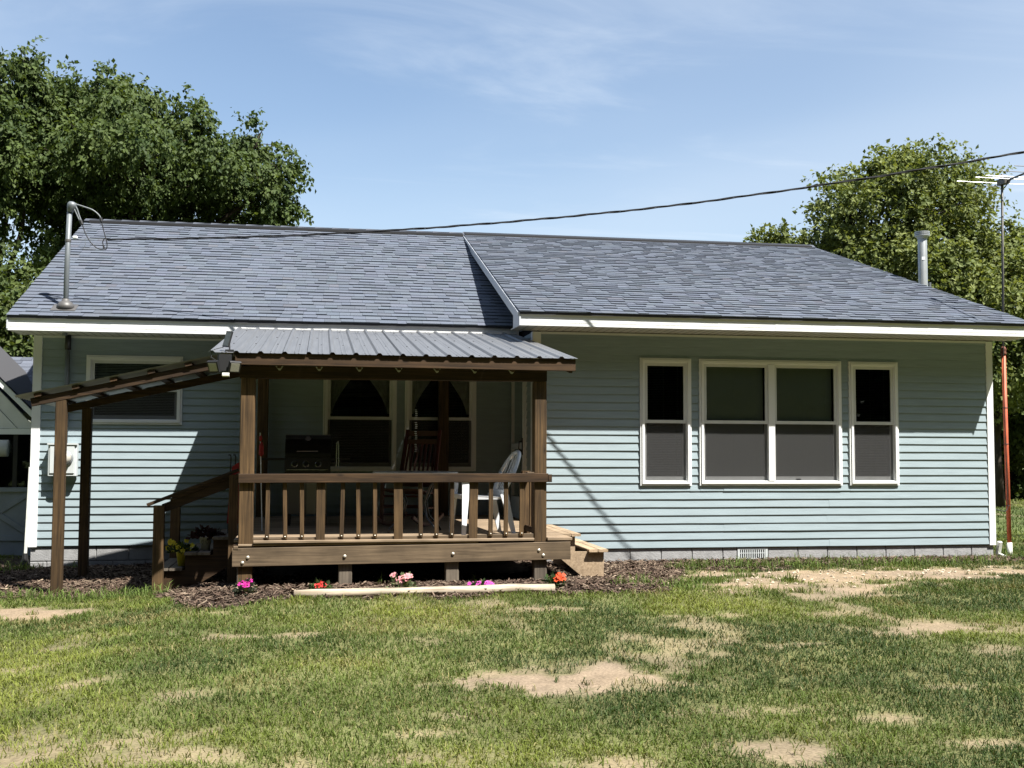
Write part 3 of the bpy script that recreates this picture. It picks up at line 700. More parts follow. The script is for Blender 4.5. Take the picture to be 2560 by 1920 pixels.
# windows
def window(w, Y, units=1, tr=.05, tilt=35, blind_k=1.0, curtain=False, room=True, jt=True):
    x0, x1, z0, z1 = w
    mb = MB()
    def ring(a0, a1, b0, b1, wd_, y0, y1):
        mb.box(a0, a0 + wd_, y0, y1, b0, b1); mb.box(a1 - wd_, a1, y0, y1, b0, b1)
        mb.box(a0 + wd_, a1 - wd_, y0, y1, b0, b0 + wd_); mb.box(a0 + wd_, a1 - wd_, y0, y1, b1 - wd_, b1)
    ring(x0, x1, z0, z1, .020, Y - .036, Y + .03)
    ring(x0 + .0225, x1 - .0225, z0 + .0225, z1 - .0225, tr - .0225, Y - .050, Y + .03)
    ring(x0 + tr, x1 - tr, z0 + tr, z1 - tr, .012, Y - .030, Y + .05)
    iw = (x1 - x0 - 2 * tr - .024 - (units - 1) * .085) / units
    spans = []
    for k in range(units):
        a = x0 + tr + .012 + k * (iw + .085)
        spans.append((a, a + iw))
        if k: mb.box(a - .085, a, Y - .046, Y + .05, z0 + tr + .012, z1 - tr - .012)
    win = obj('window', mb, M['white'], house)
    zb, zt = z0 + tr + .012, z1 - tr - .012; zm = (zb + zt) / 2
    for a, b in spans:
        for (s, t, y, sw) in ((zm - .018, zt, Y - .020, .036), (zb, zm + .018, Y + .012, .034)):
            m2 = MB(); lower = s == zb
            hb = .052 if lower else .040
            m2.box(a, a + sw, y, y + .026, s, t); m2.box(b - sw, b, y, y + .026, s, t)
            m2.box(a + sw, b - sw, y - .001, y + .027, s, s + hb); m2.box(a + sw, b - sw, y - .001, y + .027, t - .036, t)
            obj('sash', m2, M['white_dull'], win)
            obj('pane', MB().add([(a + sw, y + .014, s + hb), (b - sw, y + .014, s + hb), (b - sw, y + .014, t - .036), (a + sw, y + .014, t - .036)], [(0, 1, 2, 3)]), M['glass'], win)
        obj('screen', MB().add([(a + .004, Y + .004, zb), (b - .004, Y + .004, zb), (b - .004, Y + .004, zm - .02), (a + .004, Y + .004, zm - .02)], [(0, 1, 2, 3)]), M['screen'], win)
        m3 = MB(); z = zt - .01; th = math.radians(tilt); cs, sn = math.cos(th) * .0125, math.sin(th) * .0125
        m3.box(a + .02, b - .02, Y + .075, Y + .10, zt - .03, zt + .01)
        while z > zb + .02:
            z -= .0215; yb = Y + .088
            dz = random.uniform(-.0006, .0006)
            m3.add([(a + .022, yb - cs, z - sn + dz), (b - .022, yb - cs, z - sn + dz), (b - .022, yb, z + .0015 + dz), (a + .022, yb, z + .0015 + dz), (b - .022, yb + cs, z + sn + dz), (a + .022, yb + cs, z + sn + dz)], [(0, 1, 2, 3), (3, 2, 4, 5)])
        for q_ in (.15, .5, .85):
            xq = a + (b - a) * q_; m3.box(xq - .0012, xq + .0012, Y + .070, Y + .072, zb, zt)
        bl = obj('blind', m3, M['blind_pale'] if tilt > 25 else M['blind'], win)
        if curtain:
            m4 = MB()
            for sgn in (1, -1):
                for zz_ in range(8):
                    f0, f1 = zz_ / 8, (zz_ + 1) / 8
                    e0 = (.40 * (1 - f0) ** 1.5 + .05) * (b - a); e1 = (.40 * (1 - f1) ** 1.5 + .05) * (b - a)
                    za, zc_ = zt - f0 * (zt - zm) * .9, zt - f1 * (zt - zm) * .9
                    for q_ in range(6):
                        u0, u1 = q_ / 6, (q_ + 1) / 6; ya = Y + .060 + .006 * (q_ % 2); yc = Y + .060 + .006 * ((q_ + 1) % 2)
                        xa = (lambda u, e: a + .02 + u * e if sgn > 0 else b - .02 - u * e)
                        m4.add([(xa(u0, e0), ya, za), (xa(u1, e0), yc, za), (xa(u1, e1), yc, zc_), (xa(u0, e1), ya, zc_)], [(0, 1, 2, 3)])
            obj('curtain', m4, M['curtain'], win)
    m5 = MB(); d = .6
    m5.add([(x0, Y + .05, z0), (x1, Y + .05, z0), (x1, Y + .05, z1), (x0, Y + .05, z1), (x0, Y + d, z0), (x1, Y + d, z0), (x1, Y + d, z1), (x0, Y + d, z1)],
           [(4, 5, 6, 7), (0, 1, 5, 4), (3, 7, 6, 2), (0, 4, 7, 3), (1, 2, 6, 5)])
    obj('reveal', m5, M['dark_room'], win)
    return win
window(WIN_R[0], 0.0, tilt=8); window(WIN_R[1], 0.0, units=2, tilt=66); window(WIN_R[2], 0.0, tilt=8)
window(WIN_P[0], LY, tilt=10, curtain=True); window(WIN_P[1], LY, tilt=10, curtain=True)
window(WIN_L[0], LY, tilt=40, tr=.055)
obj('screen_tab', MB().box(3.46, 3.52, -.004, .0035, .845, .866), M['blackmatte'], house)

# storm door in the return wall (faces -X)
DY0, DY1, DZ0, DZ1 = .43, 1.49, .345, 2.32
mb = MB()
mb.box(-.030, .03, DY0, DY0 + .055, DZ0, DZ1).box(-.030, .03, DY1 - .055, DY1, DZ0, DZ1).box(-.030, .03, DY0 + .055, DY1 - .055, DZ1 - .055, DZ1)
mb.box(-.016, .03, DY0 + .055, DY0 + .075, DZ0, DZ1 - .055).box(-.016, .03, DY1 - .075, DY1 - .055, DZ0, DZ1 - .055)
mb.box(-.045, .03, DY0 + .055, DY1 - .055, DZ0 - .02, DZ0 + .012)
door = obj('door', mb, M['white_dull'], house)
a, b = DY0 + .078, DY1 - .078
mb = MB().box(-.040, -.010, a, a + .075, DZ0 + .015, DZ1 - .06).box(-.040, -.010, b - .075, b, DZ0 + .015, DZ1 - .06)
mb.box(-.039, -.011, a + .075, b - .075, DZ0 + .015, DZ0 + .26).box(-.039, -.011, a + .075, b - .075, DZ1 - .14, DZ1 - .06).box(-.041, -.009, a + .075, b - .075, 1.235, 1.31)
obj('door_leaf', mb, M['white_dull'], door)
obj('pane', MB().add([(-.024, a + .075, DZ0 + .26), (-.024, b - .075, DZ0 + .26), (-.024, b - .075, DZ1 - .14), (-.024, a + .075, DZ1 - .14)], [(0, 1, 2, 3)]), M['glass'], door)
obj('inner_panel', MB().box(.035, .045, DY0 + .01, DY1 - .01, DZ0, DZ1 - .01), M['dark_room'], door)
obj('handle', MB().tube([(-.041, a + .045, 1.34), (-.085, a + .045, 1.33), (-.088, a + .05, 1.24), (-.041, a + .05, 1.20)], .009, 8).box(-.047, -.040, a + .02, a + .07, 1.16, 1.38), M['blackmatte'], door)
obj('closer', MB().tube([(-.075, a - .02, DZ1 - .13), (-.075, b - .35, DZ1 - .13)], .018, 8).box(-.08, -.030, a - .03, a + .0, DZ1 - .15, DZ1 - .03), M['blackmatte'], door)

# soffits and fascias
SO = .62; ZS = 2.713; ZSL = 2.692
mb = MB().box(-.295, RX1 + .20, -SO + .012, .0, ZS, ZS + .012)
sf = obj('soffit', mb, M['soffit'], house)
m2 = MB()
for i in range(64):
    x = -.28 + i * .105
    m2.box(x, x + .006, -SO + .014, -.002, ZS - .0025, ZS - .0002)
obj('soffit_groove', m2, M['mortar'], sf)
sl_ = obj('soffit', MB().box(-6.475, -.002, LY - SO + .012, LY, ZSL, ZSL + .012), M['soffit'], house)
m2 = MB()
for i in range(59):
    x = -6.46 + i * .105
    m2.box(x, x + .006, LY - SO + .014, LY - .002, ZSL - .0025, ZSL - .0002)
obj('soffit_groove', m2, M['mortar'], sl_)
def fascia(x0, x1, y, zb, zt, seams):
    pts = [x0] + seams + [x1]
    for k, (p, q_) in enumerate(zip(pts[:-1], pts[1:])):
        dy = .002 * (k % 2); m = MB()
        h = zt - zb
        m.box(p, q_ - .001, y - .004 - dy, y + .012, zb, zb + h * .20).box(p, q_ - .001, y - .001 - dy, y + .012, zb + h * .20, zb + h * .26)
        m.box(p, q_ - .001, y - .004 - dy, y + .012, zb + h * .26, zb + h * .60).box(p, q_ - .001, y - .001 - dy, y + .012, zb + h * .60, zb + h * .64).box(p, q_ - .001, y - .004 - dy, y + .012, zb + h * .64, zt)
        obj('fascia', m, M['white'], house)
fascia(-.300, 6.470, -SO, ZS - .004, 2.858, [2.93, 5.6])
fascia(-6.474, -.01, LY - SO, ZSL - .004, 2.858, [-2.8])

# roofs: shingles built course by course
def roof_plane(z_e, y_e, z_r, y_r, xe0, xe1, xr0, xr1, n_objects, seed, name):
    r = random.Random(seed); sl = math.hypot(y_r - y_e, z_r - z_e); dy, dz = (y_r - y_e) / sl, (z_r - z_e) / sl
    nvec = Vector((0, -dz, dy))
    dk = obj(name, MB().add([(xe0 + .01, y_e + .01, z_e - .006), (xe1 - .01, y_e + .01, z_e - .006), (xr1 - .01, y_r, z_r - .006), (xr0 + .01, y_r, z_r - .006),
                             (xe0 + .01, y_e + .01, z_e - .03), (xe1 - .01, y_e + .01, z_e - .03), (xr1 - .01, y_r, z_r - .03), (xr0 + .01, y_r, z_r - .03)],
                            [(0, 1, 2, 3), (7, 6, 5, 4), (0, 4, 5, 1), (1, 5, 6, 2), (3, 2, 6, 7), (0, 3, 7, 4)]), M['deck_under'], house)
    ex = .150; rows = int(sl / ex); made = 0; V = []; Fq = []; Cc = []
    base = np.array([.098, .112, .138])
    for i in range(rows + 1):
        s0 = i * ex; s1 = min(s0 + ex + .02, sl)
        f = s0 / sl; x0 = xe0 + (xr0 - xe0) * f; x1 = xe1 + (xr1 - xe1) * f
        x = x0
        while x < x1 - .005:
            w = min(r.choice((.13, .15, .16, .17, .19, .22)) * r.uniform(.92, 1.08), x1 - x)
            if x1 - (x + w) < .06: w = x1 - x
            t = r.choice((.009, .017)) + r.uniform(0, .002)
            k = r.choice((.88, .95, .98, 1.0, 1.02, 1.05, 1.09)) * r.uniform(.97, 1.03)
            cc = base * k * np.array([1 + r.uniform(-.02, .03), 1 + r.uniform(-.01, .01), 1 + r.uniform(-.03, .03)])
            if r.random() < .03: cc = cc * np.array([1.05, .99, .95])
            def pt(xx_, s, lift):
                c_ = Vector((xx_, y_e + dy * s, z_e + dz * s)) + nvec * lift; return tuple(c_)
            jag = r.uniform(-.002, .002)
            vs = [pt(x + .001, s0 - .004 + jag, 0.0), pt(x + w - .001, s0 - .004 + jag, 0.0), pt(x + w - .001, s0 - .004 + jag, t), pt(x + .001, s0 - .004 + jag, t), pt(x + w - .001, min(s0 + ex * .80, sl), t * .36), pt(x + .001, min(s0 + ex * .80, sl), t * .36), pt(x + w - .001, s1, .001), pt(x + .001, s1, .001)]
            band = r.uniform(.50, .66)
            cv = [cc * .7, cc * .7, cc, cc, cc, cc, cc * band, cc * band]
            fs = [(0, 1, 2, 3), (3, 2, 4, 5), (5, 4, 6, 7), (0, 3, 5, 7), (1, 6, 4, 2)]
            if made < n_objects:
                me = bpy.data.meshes.new('shingle'); me.from_pydata(vs, [], fs)
                at = me.color_attributes.new('tint', 'FLOAT_COLOR', 'POINT')
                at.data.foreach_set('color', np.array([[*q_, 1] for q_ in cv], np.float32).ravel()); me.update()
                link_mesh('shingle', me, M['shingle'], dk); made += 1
            else:
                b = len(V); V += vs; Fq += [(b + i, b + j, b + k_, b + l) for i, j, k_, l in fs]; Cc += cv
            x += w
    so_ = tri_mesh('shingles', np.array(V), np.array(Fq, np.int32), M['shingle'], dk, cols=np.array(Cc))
    so_['kind'] = 'stuff'
    return dk
ro_l = roof_plane(2.868, LY - SO - .040, RIDGE_Z, RIDGE_Y, -6.476, .30, -6.525, .30, 150, 3, 'roof')
ro_r = roof_plane(2.868, -SO - .040, RIDGE_Z + .012, RIDGE_Y, -.305, 6.478, -.178, 6.378, 150, 4, 'roof')
mb = MB().add([(-6.52, RIDGE_Y + .01, RIDGE_Z), (6.378, RIDGE_Y + .01, RIDGE_Z), (6.378, 11.6, 2.8), (-6.52, 11.6, 2.8)], [(0, 1, 2, 3)])
obj('roof', mb, M['deck_under'], house)
# ridge caps (a raised vent strip with a dark slot below)
mb = MB()
for (x0, x1, zz_, hh) in ((-6.44, -.20, RIDGE_Z - .012, .040), (-.16, 6.30, RIDGE_Z - .004, .046)):
    mb.add([(x0, RIDGE_Y - .17, zz_ - .05), (x1, RIDGE_Y - .17, zz_ - .05), (x1, RIDGE_Y - .17, zz_ - .05 + hh), (x0, RIDGE_Y - .17, zz_ - .05 + hh), (x0, RIDGE_Y, zz_ + hh + .01), (x1, RIDGE_Y, zz_ + hh + .01), (x0, RIDGE_Y + .17, zz_ - .05 + hh), (x1, RIDGE_Y + .17, zz_ - .05 + hh)],
           [(0, 1, 2, 3), (3, 2, 5, 4), (4, 5, 7, 6), (0, 3, 4), (1, 5, 2)])
obj('ridge_vent', mb, M['blackmatte'], house)
for (x0, x1, zz_, kk) in ((-6.52, -.18, RIDGE_Z + .001, 0), (-.18, 6.38, RIDGE_Z + .012, 1)):
    x = x0; m = MB()
    while x < x1 - .05:
        w = min(.29, x1 - x); d = .15 if kk == 0 else .10
        m.add([(x, RIDGE_Y - d, zz_ - .022 + .004), (x + w + .02, RIDGE_Y - d, zz_ - .030 + .004), (x + w + .02, RIDGE_Y, zz_ + .034), (x, RIDGE_Y, zz_ + .042), (x, RIDGE_Y + d, zz_ - .022), (x + w + .02, RIDGE_Y + d, zz_ - .03), (x, RIDGE_Y - d, zz_ - .030), (x + w + .02, RIDGE_Y - d, zz_ - .036)],
              [(0, 1, 2, 3), (3, 2, 5, 4), (6, 7, 1, 0), (0, 3, 4), (6, 0, 4)])
        x += w
    o = obj('ridge_cap', m, M['shingle'], house)
    at = o.data.color_attributes.new('tint', 'FLOAT_COLOR', 'POINT')
    cols_ = []
    for i in range(len(o.data.vertices) // 8): cols_ += [(*(np.array([.085, .093, .112]) * random.uniform(.8, 1.15)), 1)] * 8
    at.data.foreach_set('color', np.array(cols_, np.float32).ravel())
# rake board of the projecting roof, with its boxed return, and the other rakes
def rake(x, y0, z0, y1, z1, depth, xe, ret=None):
    d = .018
    poly = [(x, y0, z0), (x, y0, z0 - (.155 if ret else depth))]
    if ret: poly += [(x, ret, z0 - .155), (x, ret, z0 + (z1 - z0) * (ret - y0) / (y1 - y0) - depth)]
    poly += [(xe, y1, z1 - depth), (xe, y1, z1)]
    o = obj('rake_board', MB().prism(poly, (d, 0, 0)), M['rake'], house); fix_normals(o); return o
rake(-.300, -SO - .018, 2.862, RIDGE_Y, RIDGE_Z + .006, .135, -.172, ret=-.20)
rake(6.455, -SO - .018, 2.862, RIDGE_Y, RIDGE_Z + .006, .135, 6.355, ret=-.10)
rake(-6.474, LY - SO - .018, 2.862, RIDGE_Y, RIDGE_Z - .006, .13, -6.52, ret=LY - .05)
obj('rake_soffit', MB().add([(-.285, -.25, 2.84), (-.0, -.25, 2.84), (-.0, RIDGE_Y, RIDGE_Z - .14), (-.16, RIDGE_Y, RIDGE_Z - .14)], [(0, 1, 2, 3)]), M['soffit'], house)
o = obj('rake_moulding', MB().prism([(-.318, -SO - .018, 2.862), (-.318, -SO - .018, 2.815), (-.190, RIDGE_Y, RIDGE_Z - .04), (-.190, RIDGE_Y, RIDGE_Z + .006)], (.016, 0, 0)), M['rake'], house); fix_normals(o)

# foundation blocks
def block_run(x0, x1, y, z_top, n_rows, parent):
    for r_ in range(n_rows):
        zt = z_top - r_ * .203; x = x0 - (.2 if r_ % 2 else 0)
        while x < x1:
            a, b = max(x, x0), min(x + .397, x1)
            if b - a > .05:
                ch = .006
                m = MB(); m.add([(a, y + ch, zt - .193), (b, y + ch, zt - .193), (b, y + ch, zt), (a, y + ch, zt), (a + ch, y, zt - .187), (b - ch, y, zt - .187), (b - ch, y, zt - .006), (a + ch, y, zt - .006), (a, y + .05, zt - .193), (b, y + .05, zt - .193), (b, y + .05, zt), (a, y + .05, zt)],
                                [(4, 5, 6, 7), (0, 1, 5, 4), (1, 2, 6, 5), (2, 3, 7, 6), (3, 0, 4, 7), (8, 9, 1, 0), (3, 2, 10, 11), (9, 10, 2, 1), (8, 0, 3, 11)])
                obj('block', m, M['block'], parent)
            x += .407
fd = obj('foundation', MB().box(.03, RX1 - .02, .018, .2, -.8, -.006).box(LX0 + .03, .03, LY + .018, LY + .2, -.8, -.04).box(.045, .2, .05, LY, -.8, .02), M['mortar'], house)
VX0, VX1 = 2.655, 3.06
block_run(.02, VX0 - .01, .008, -.004, 3, fd); block_run(VX1 + .01, RX1 - .02, .008, -.004, 3, fd); block_run(VX0 - .01, VX1 + .01, .008, -.20, 2, fd)
block_run(LX0 + .02, 0.02, LY + .008, -.035, 3, fd)
mb = MB().box(VX0, VX1, .0, .015, -.035, -.012).box(VX0, VX1, .0, .015, -.162, -.145).box(VX0, VX0 + .03, .0, .015, -.145, -.035).box(VX1 - .03, VX1, .0, .015, -.145, -.035).box(VX0 + .03, VX1 - .03, .001, .014, -.085, -.078)
for i in range(12):
    x = VX0 + .045 + i * .0285
    mb.box(x, x + .012, .002, .013, -.145, -.035)
ve = obj('crawl_vent', mb, M['meter'], house)
obj('vent_backing', MB().box(VX0 + .005, VX1 - .005, .0155, .0175, -.16, -.015), M['blackmatte'], ve)
obj('vent_sill', MB().box(VX0 - .05, VX1 + .25, -.10, .03, -.185, -.163), M['block'], house)
obj('downspout_elbow', MB().beam((RX1 + .06, -.02, .03), (RX1 + .06, .03, -.14), .05, .05, up=(0, 1, 0)).beam((RX1 + .06, .03, -.14), (RX1 + .12, -.10, -.19), .05, .05, up=(0, 0, 1)), M['pvc'], house)

# ------------------------------------------------------------------ porch
PY = -2.5                                   # front face of the posts
PX0, PX1 = -3.39, -.342                     # outer faces of the corner posts
DZ = .339                                   # deck surface
porch = thing('porch', 'brown stained wooden porch with railing, deck and ribbed steel roof', 'porch', (-1.9, -.5, -.1))
# posts
pl = obj('post', MB().beam((PX0 + .07, PY + .07, -.14), (PX0 + .07, PY + .07, 1.915), .138, .138, up=(0, 1, 0), ch=.008, n=4), M['wz'], porch)
pr_ = obj('post', MB().beam((PX1 - .064, PY + .07, .30), (PX1 - .064, PY + .07, 1.92), .127, .138, up=(0, 1, 0), ch=.008, n=4), M['wz'], porch)
obj('check_crack', MB().box(PX1 - .071, PX1 - .068, PY - .0008, PY + .01, .40, 1.80), M['blackmatte'], porch)
obj('post', MB().beam((-3.366, 1.42, DZ), (-3.366, 1.42, 2.45), .138, .138, up=(0, 1, 0), ch=.008), M['wz'], porch)
obj('post', MB().beam((-.975, 1.42, DZ), (-.975, 1.42, 2.45), .138, .138, up=(0, 1, 0), ch=.008), M['wz'], porch)
for x in (-3.327, -2.358, -1.301, -.405):
    obj('deck_pier', MB().beam((x, PY + .07, -.25), (x, PY + .07, .125), .133 if x > -3.3 else .137, .137, up=(0, 1, 0), ch=.007), M['postlow'], porch)
for x in (-3.3, -1.9, -.5):
    obj('deck_pier', MB().beam((x, .2, -.3), (x, .2, .1), .137, .137, up=(0, 1, 0), ch=.007), M['postlow'], porch)
# deck frame and boards
obj('rim_board', MB().beam((-3.437, PY - .021, .174), (-.104, PY - .021, .2115), .037, .178, ch=.004, warp=.003, n=8), M['rim'], porch)
obj('rim_joist', MB().beam((-3.30, PY + .155, .20), (-.12, PY + .155, .22), .037, .18), M['rim'], porch)
for x in (-3.415, -.118): obj('side_joist', MB().beam((x, PY + .0, .205), (x, LY - .05, .22), .037, .18), M['wy'], porch)
for x in np.arange(-3.05, -.3, .41): obj('joist', MB().beam((x, PY + .2, .21), (x, LY - .06, .21), .037, .18), M['wy'], porch)
y = PY - .045; k = 0
while y < LY - .16:
    a = -3.40 if y < PY + .09 else -3.43
    if y < PY + .10:   # the front boards are notched round the posts and only show past the right post
        obj('deck_board', MB().beam((PX1 + .003, y + .07, DZ - .014), (-.086, y + .07, DZ - .014), .139, .028), M['deckx'], porch)
        obj('deck_board', MB().beam((PX0 + .15, y + .07, DZ - .016), (PX1 - .135, y + .07, DZ - .016), .139, .026), M['deckx'], porch)
    else:
        obj('deck_board', MB().beam((-3.435, y + .07, DZ - .014 + random.uniform(-.001, .001)), (-.086, y + .07, DZ - .014), .139, .028), M['deckx'], porch)
    y += .145; k += 1
obj('deck_end_block', MB().beam((-3.425, PY - .03, .27), (-3.385, PY - .03, .27), .03, .035), M['rim'], porch)
def bolt(x, y, z, r=.017):
    obj('bolt', MB().lathe((x, y, z), [(r, 0), (r, .003), (r * .75, .009), (r * .3, .012)], 10, axis=(0, -1, 0)), M['bolt'], porch, True)
for x, z in ((-3.29, .178), (-3.34, .128), (-2.365, .178), (-1.30, .190), (-.43, .216), (-.385, .165)): bolt(x, PY - .042, z)
# railing
tr_ = obj('top_rail', MB().beam((PX0, PY - .021, .936), (PX1 + .008, PY - .021, .944), .037, .088, warp=.0015, n=6), M['wx'], porch)
obj('rail_end', MB().beam((PX1 + .010, PY - .02, .938), (PX1 + .045, PY - .02, .938), .05, .078), M['wx'], porch)
obj('rail_cap', MB().beam((-.545, PY + .025, .993), (PX1 - .132, PY + .025, .993), .09, .012), M['rim'], porch)
obj('bottom_rail', MB().beam((PX0 + .142, PY + .035, .318), (-1.055, PY + .035, .330), .037, .075), M['rim'], porch)
obj('bottom_rail', MB().beam((-1.05, PY + .035, .345), (PX1 - .13, PY + .035, .352), .037, .055), M['rim'], porch)
obj('edge_strip', MB().beam((PX0 + .005, PY - .012, .292), (-1.045, PY - .012, .304), .022, .020, ch=.003), M['deckx'], porch)
for x, w in ((-3.114, .04), (-2.948, .04), (-2.785, .04), (-2.604, .087), (-2.394, .04), (-2.238, .04), (-2.074, .04), (-1.844, .087), (-1.624, .04), (-1.467, .04), (-1.307, .04), (-1.092, .087), (-.914, .041), (-.76, .041), (-.599, .041)):
    wide = w > .05; zb = (.300 if wide else .348) + .014 * (x + 3.1) / 2.5
    dx = random.uniform(-.006, .006)
    obj('rail_post' if wide else 'baluster', MB().beam((x + dx, PY + .015, zb), (x - dx, PY + .015, .925), w, .036, up=(0, 1, 0), ch=.003), M['wz'], porch)
    if not wide: bolt(x + dx, PY - .004, zb + .022, .008)
obj('side_rail', MB().beam((PX1 - .10, PY + .14, .936), (PX1 - .10, -1.86, .936), .037, .088), M['wy'], porch)
obj('side_rail', MB().beam((PX1 - .10, PY + .14, .40), (PX1 - .10, -1.86, .40), .037, .06), M['wy'], porch)
for y in (-2.26, -2.14, -2.02): obj('baluster', MB().beam((PX1 - .072, y, .39), (PX1 - .072, y, .92), .036, .038, up=(0, 1, 0), ch=.003), M['wz'], porch)
obj('rail_post', MB().beam((PX1 - .10, -1.86, DZ), (PX1 - .10, -1.86, 1.0), .088, .088, up=(0, 1, 0)), M['wz'], porch)
obj('side_rail', MB().beam((-3.41, PY + .14, .936), (-3.41, -1.70, .936), .037, .088), M['wy'], porch)
# roof frame
SLP = .1696
rz = lambda y: 2.147 + SLP * (y + 2.67)
obj('beam', MB().beam((PX0 - .01, PY + .018, 1.975), (PX1 + .0, PY + .018, 1.985), .037, .122, warp=.001, n=6), M['wx'], porch)
obj('beam', MB().beam((PX0 - .01, PY + .120, 1.975), (PX1 + .0, PY + .120, 1.985), .037, .122), M['wx'], porch)
obj('fascia_board', MB().beam((-3.435, -2.625, 2.092), (-.075, -2.625, 2.083), .036, .118, warp=.0015, n=6), M['wx'], porch)
obj('fascia_end', MB().beam((-.155, -2.600, 2.088), (-.098, -2.600, 2.088), .084, .080), M['rim'], porch)
for i, x in enumerate((-3.40, -3.022, -2.637, -2.244, -1.854, -1.471, -1.088, -.709, -.115)):
    obj('rafter', MB().beam((x, -2.605, rz(-2.605) - .085), (x, .97, rz(.97) - .085), .037, .135), M['wy'], porch)
    if 0 < i < 8:
        o = obj('hanger', MB().prism([(x - .038, PY - .0035, 2.036), (x + .038, PY - .0035, 2.036), (x + .010, PY - .0035, 1.994), (x - .006, PY - .0035, 1.994)], (0, .003, 0)), M['strap'], porch); fix_normals(o)
for y in (-2.3, -1.5, -.7, .1, .8): obj('purlin', MB().beam((-3.60, y, rz(y) - .024), (-.09, y, rz(y) - .024), .085, .016), M['wx'], porch)
obj('side_beam', MB().beam((-3.37, PY + .15, 1.98), (-3.37, 1.35, 2.42), .04, .13), M['wy'], porch)
obj('side_beam', MB().beam((-.40, PY + .15, 1.98), (-.40, .97, 2.40), .04, .13), M['wy'], porch)
# ribbed steel sheets
def rib_profile(x0, x1, first):
    pts = [(x0, 0.0)]; x = first
    while x < x1:
        for dx, h in ((-.030, 0), (-.012, .019), (.012, .019), (.030, 0)):
            if x0 < x + dx < x1: pts.append((x + dx, h))
        for q_ in (.095, .134):
            for dx, h in ((-.010, 0), (0, .004), (.010, 0)):
                if x0 < x + q_ + dx < x1: pts.append((x + q_ + dx, h))
        x += .2286
    pts.append((x1, 0.0)); return sorted(pts)
for x0, x1 in ((-3.685, -2.76), (-2.758, -1.85), (-1.848, -.94), (-.938, -.057)):
    pts = rib_profile(x0, x1, -3.6536); vs = []; fs = []; n = len(pts); ysr = [-2.67, -1.6, -.5, .4, .978]
    for lift in (0, -.0012):
        for y in ysr:
            for px_, h in pts: vs.append((px_, y, rz(y) + h + lift + (.0015 if x0 in (-2.758, -.938) else 0)))
    m = len(ysr)
    for i in range(m - 1):
        for j in range(n - 1):
            a = i * n + j; fs.append((a, a + 1, a + n + 1, a + n)); c_ = m * n + a; fs.append((c_ + n, c_ + n + 1, c_ + 1, c_))
    for j in range(n - 1): fs.append((j, m * n + j, m * n + j + 1, j + 1))
    rp = obj('roof_panel', MB().add(vs, fs), M['roofing'], porch)
for y, d in ((-2.55, 0), (-1.55, .03), (-.55, -.02), (.55, .02)):
    for i in range(15):
        x = -3.56 + i * .2286 + d
        if x < -.1: obj('screw', MB().lathe((x, y, rz(y) + .0005), [(.011, 0), (.011, .002), (.006, .006)], 6, axis=(0, -.17, 1)), M['blackmatte'], porch)
# steps on the right, descending beside the house wall
stp = obj('stairs', MB().prism([(-.10, -1.815, .30), (.11, -1.815, .295), (.11, -1.815, .13), (.43, -1.815, .125), (.43, -1.815, -.17), (.24, -1.815, -.18), (-.10, -1.815, .10)], (0, .037, 0)), M['decky'], porch); fix_normals(stp)
o = obj('stringer', MB().prism([(-.10, -.45, .30), (.11, -.45, .295), (.11, -.45, .13), (.43, -.45, .125), (.43, -.45, -.17), (.24, -.45, -.18), (-.10, -.45, .10)], (0, .037, 0)), M['decky'], stp); fix_normals(o)
for (x, z) in ((-.045, .312), (.062, .312), (.255, .142), (.362, .142)):
    obj('tread', MB().beam((x + .05, -1.87, z), (x + .05, -.38, z), .101 if x < .2 else .104, .030, ch=.006), M['decky'], stp)
obj('riser', MB().box(.085, .105, -1.775, -.46, .0, .292), M['stepdark'], stp)
obj('riser', MB().box(.405, .425, -1.775, -.46, -.16, .122), M['stepdark'], stp)
# steps on the left, under the lean-to, with a sloping handrail
stl = obj('stairs', MB().prism([(-3.44, -1.60, .28), (-3.70, -1.60, .275), (-3.70, -1.60, .12), (-3.98, -1.60, .12), (-3.98, -1.60, -.035), (-4.26, -1.60, -.04), (-4.26, -1.60, -.29), (-4.05, -1.60, -.30), (-3.44, -1.60, .06)], (0, .037, 0)), M['wx'], porch); fix_normals(stl)
o = obj('stringer', MB().prism([(-3.44, -.5, .28), (-3.70, -.5, .275), (-3.70, -.5, .12), (-3.98, -.5, .12), (-3.98, -.5, -.035), (-4.26, -.5, -.04), (-4.26, -.5, -.29), (-4.05, -.5, -.30), (-3.44, -.5, .06)], (0, .037, 0)), M['wx'], stl); fix_normals(o)
for (x, z) in ((-3.645, .294), (-3.525, .294), (-3.925, .137), (-3.79, .137), (-4.205, -.02), (-4.07, -.02)):
    obj('tread', MB().beam((x, -1.64, z), (x, -.44, z), .128, .028, ch=.006), M['stepdark'], stl)
obj('handrail', MB().beam((-4.355, -1.67, .645), (-3.45, -1.67, 1.005), .11, .034, up=(0, 0, 1)), M['wx'], stl)
obj('handrail', MB().beam((-4.20, -1.662, .610), (-3.46, -1.662, .895), .037, .088, up=(0, 0, 1)), M['wx'], stl)
obj('handrail', MB().beam((-4.26, -.47, .66), (-3.45, -.47, .97), .037, .088, up=(0, 0, 1)), M['wx'], stl)
obj('newel', MB().beam((-4.235, -1.70, -.36), (-4.235, -1.70, .640), .106, .09, up=(0, 1, 0)), M['wz'], stl)
obj('newel', MB().beam((-3.495, -1.70, -.2), (-3.495, -1.70, .955), .09, .09, up=(0, 1, 0)), M['wz'], stl)
obj('newel', MB().beam((-4.222, -.47, -.36), (-4.222, -.47, .66), .104, .09, up=(0, 1, 0)), M['wz'], stl)

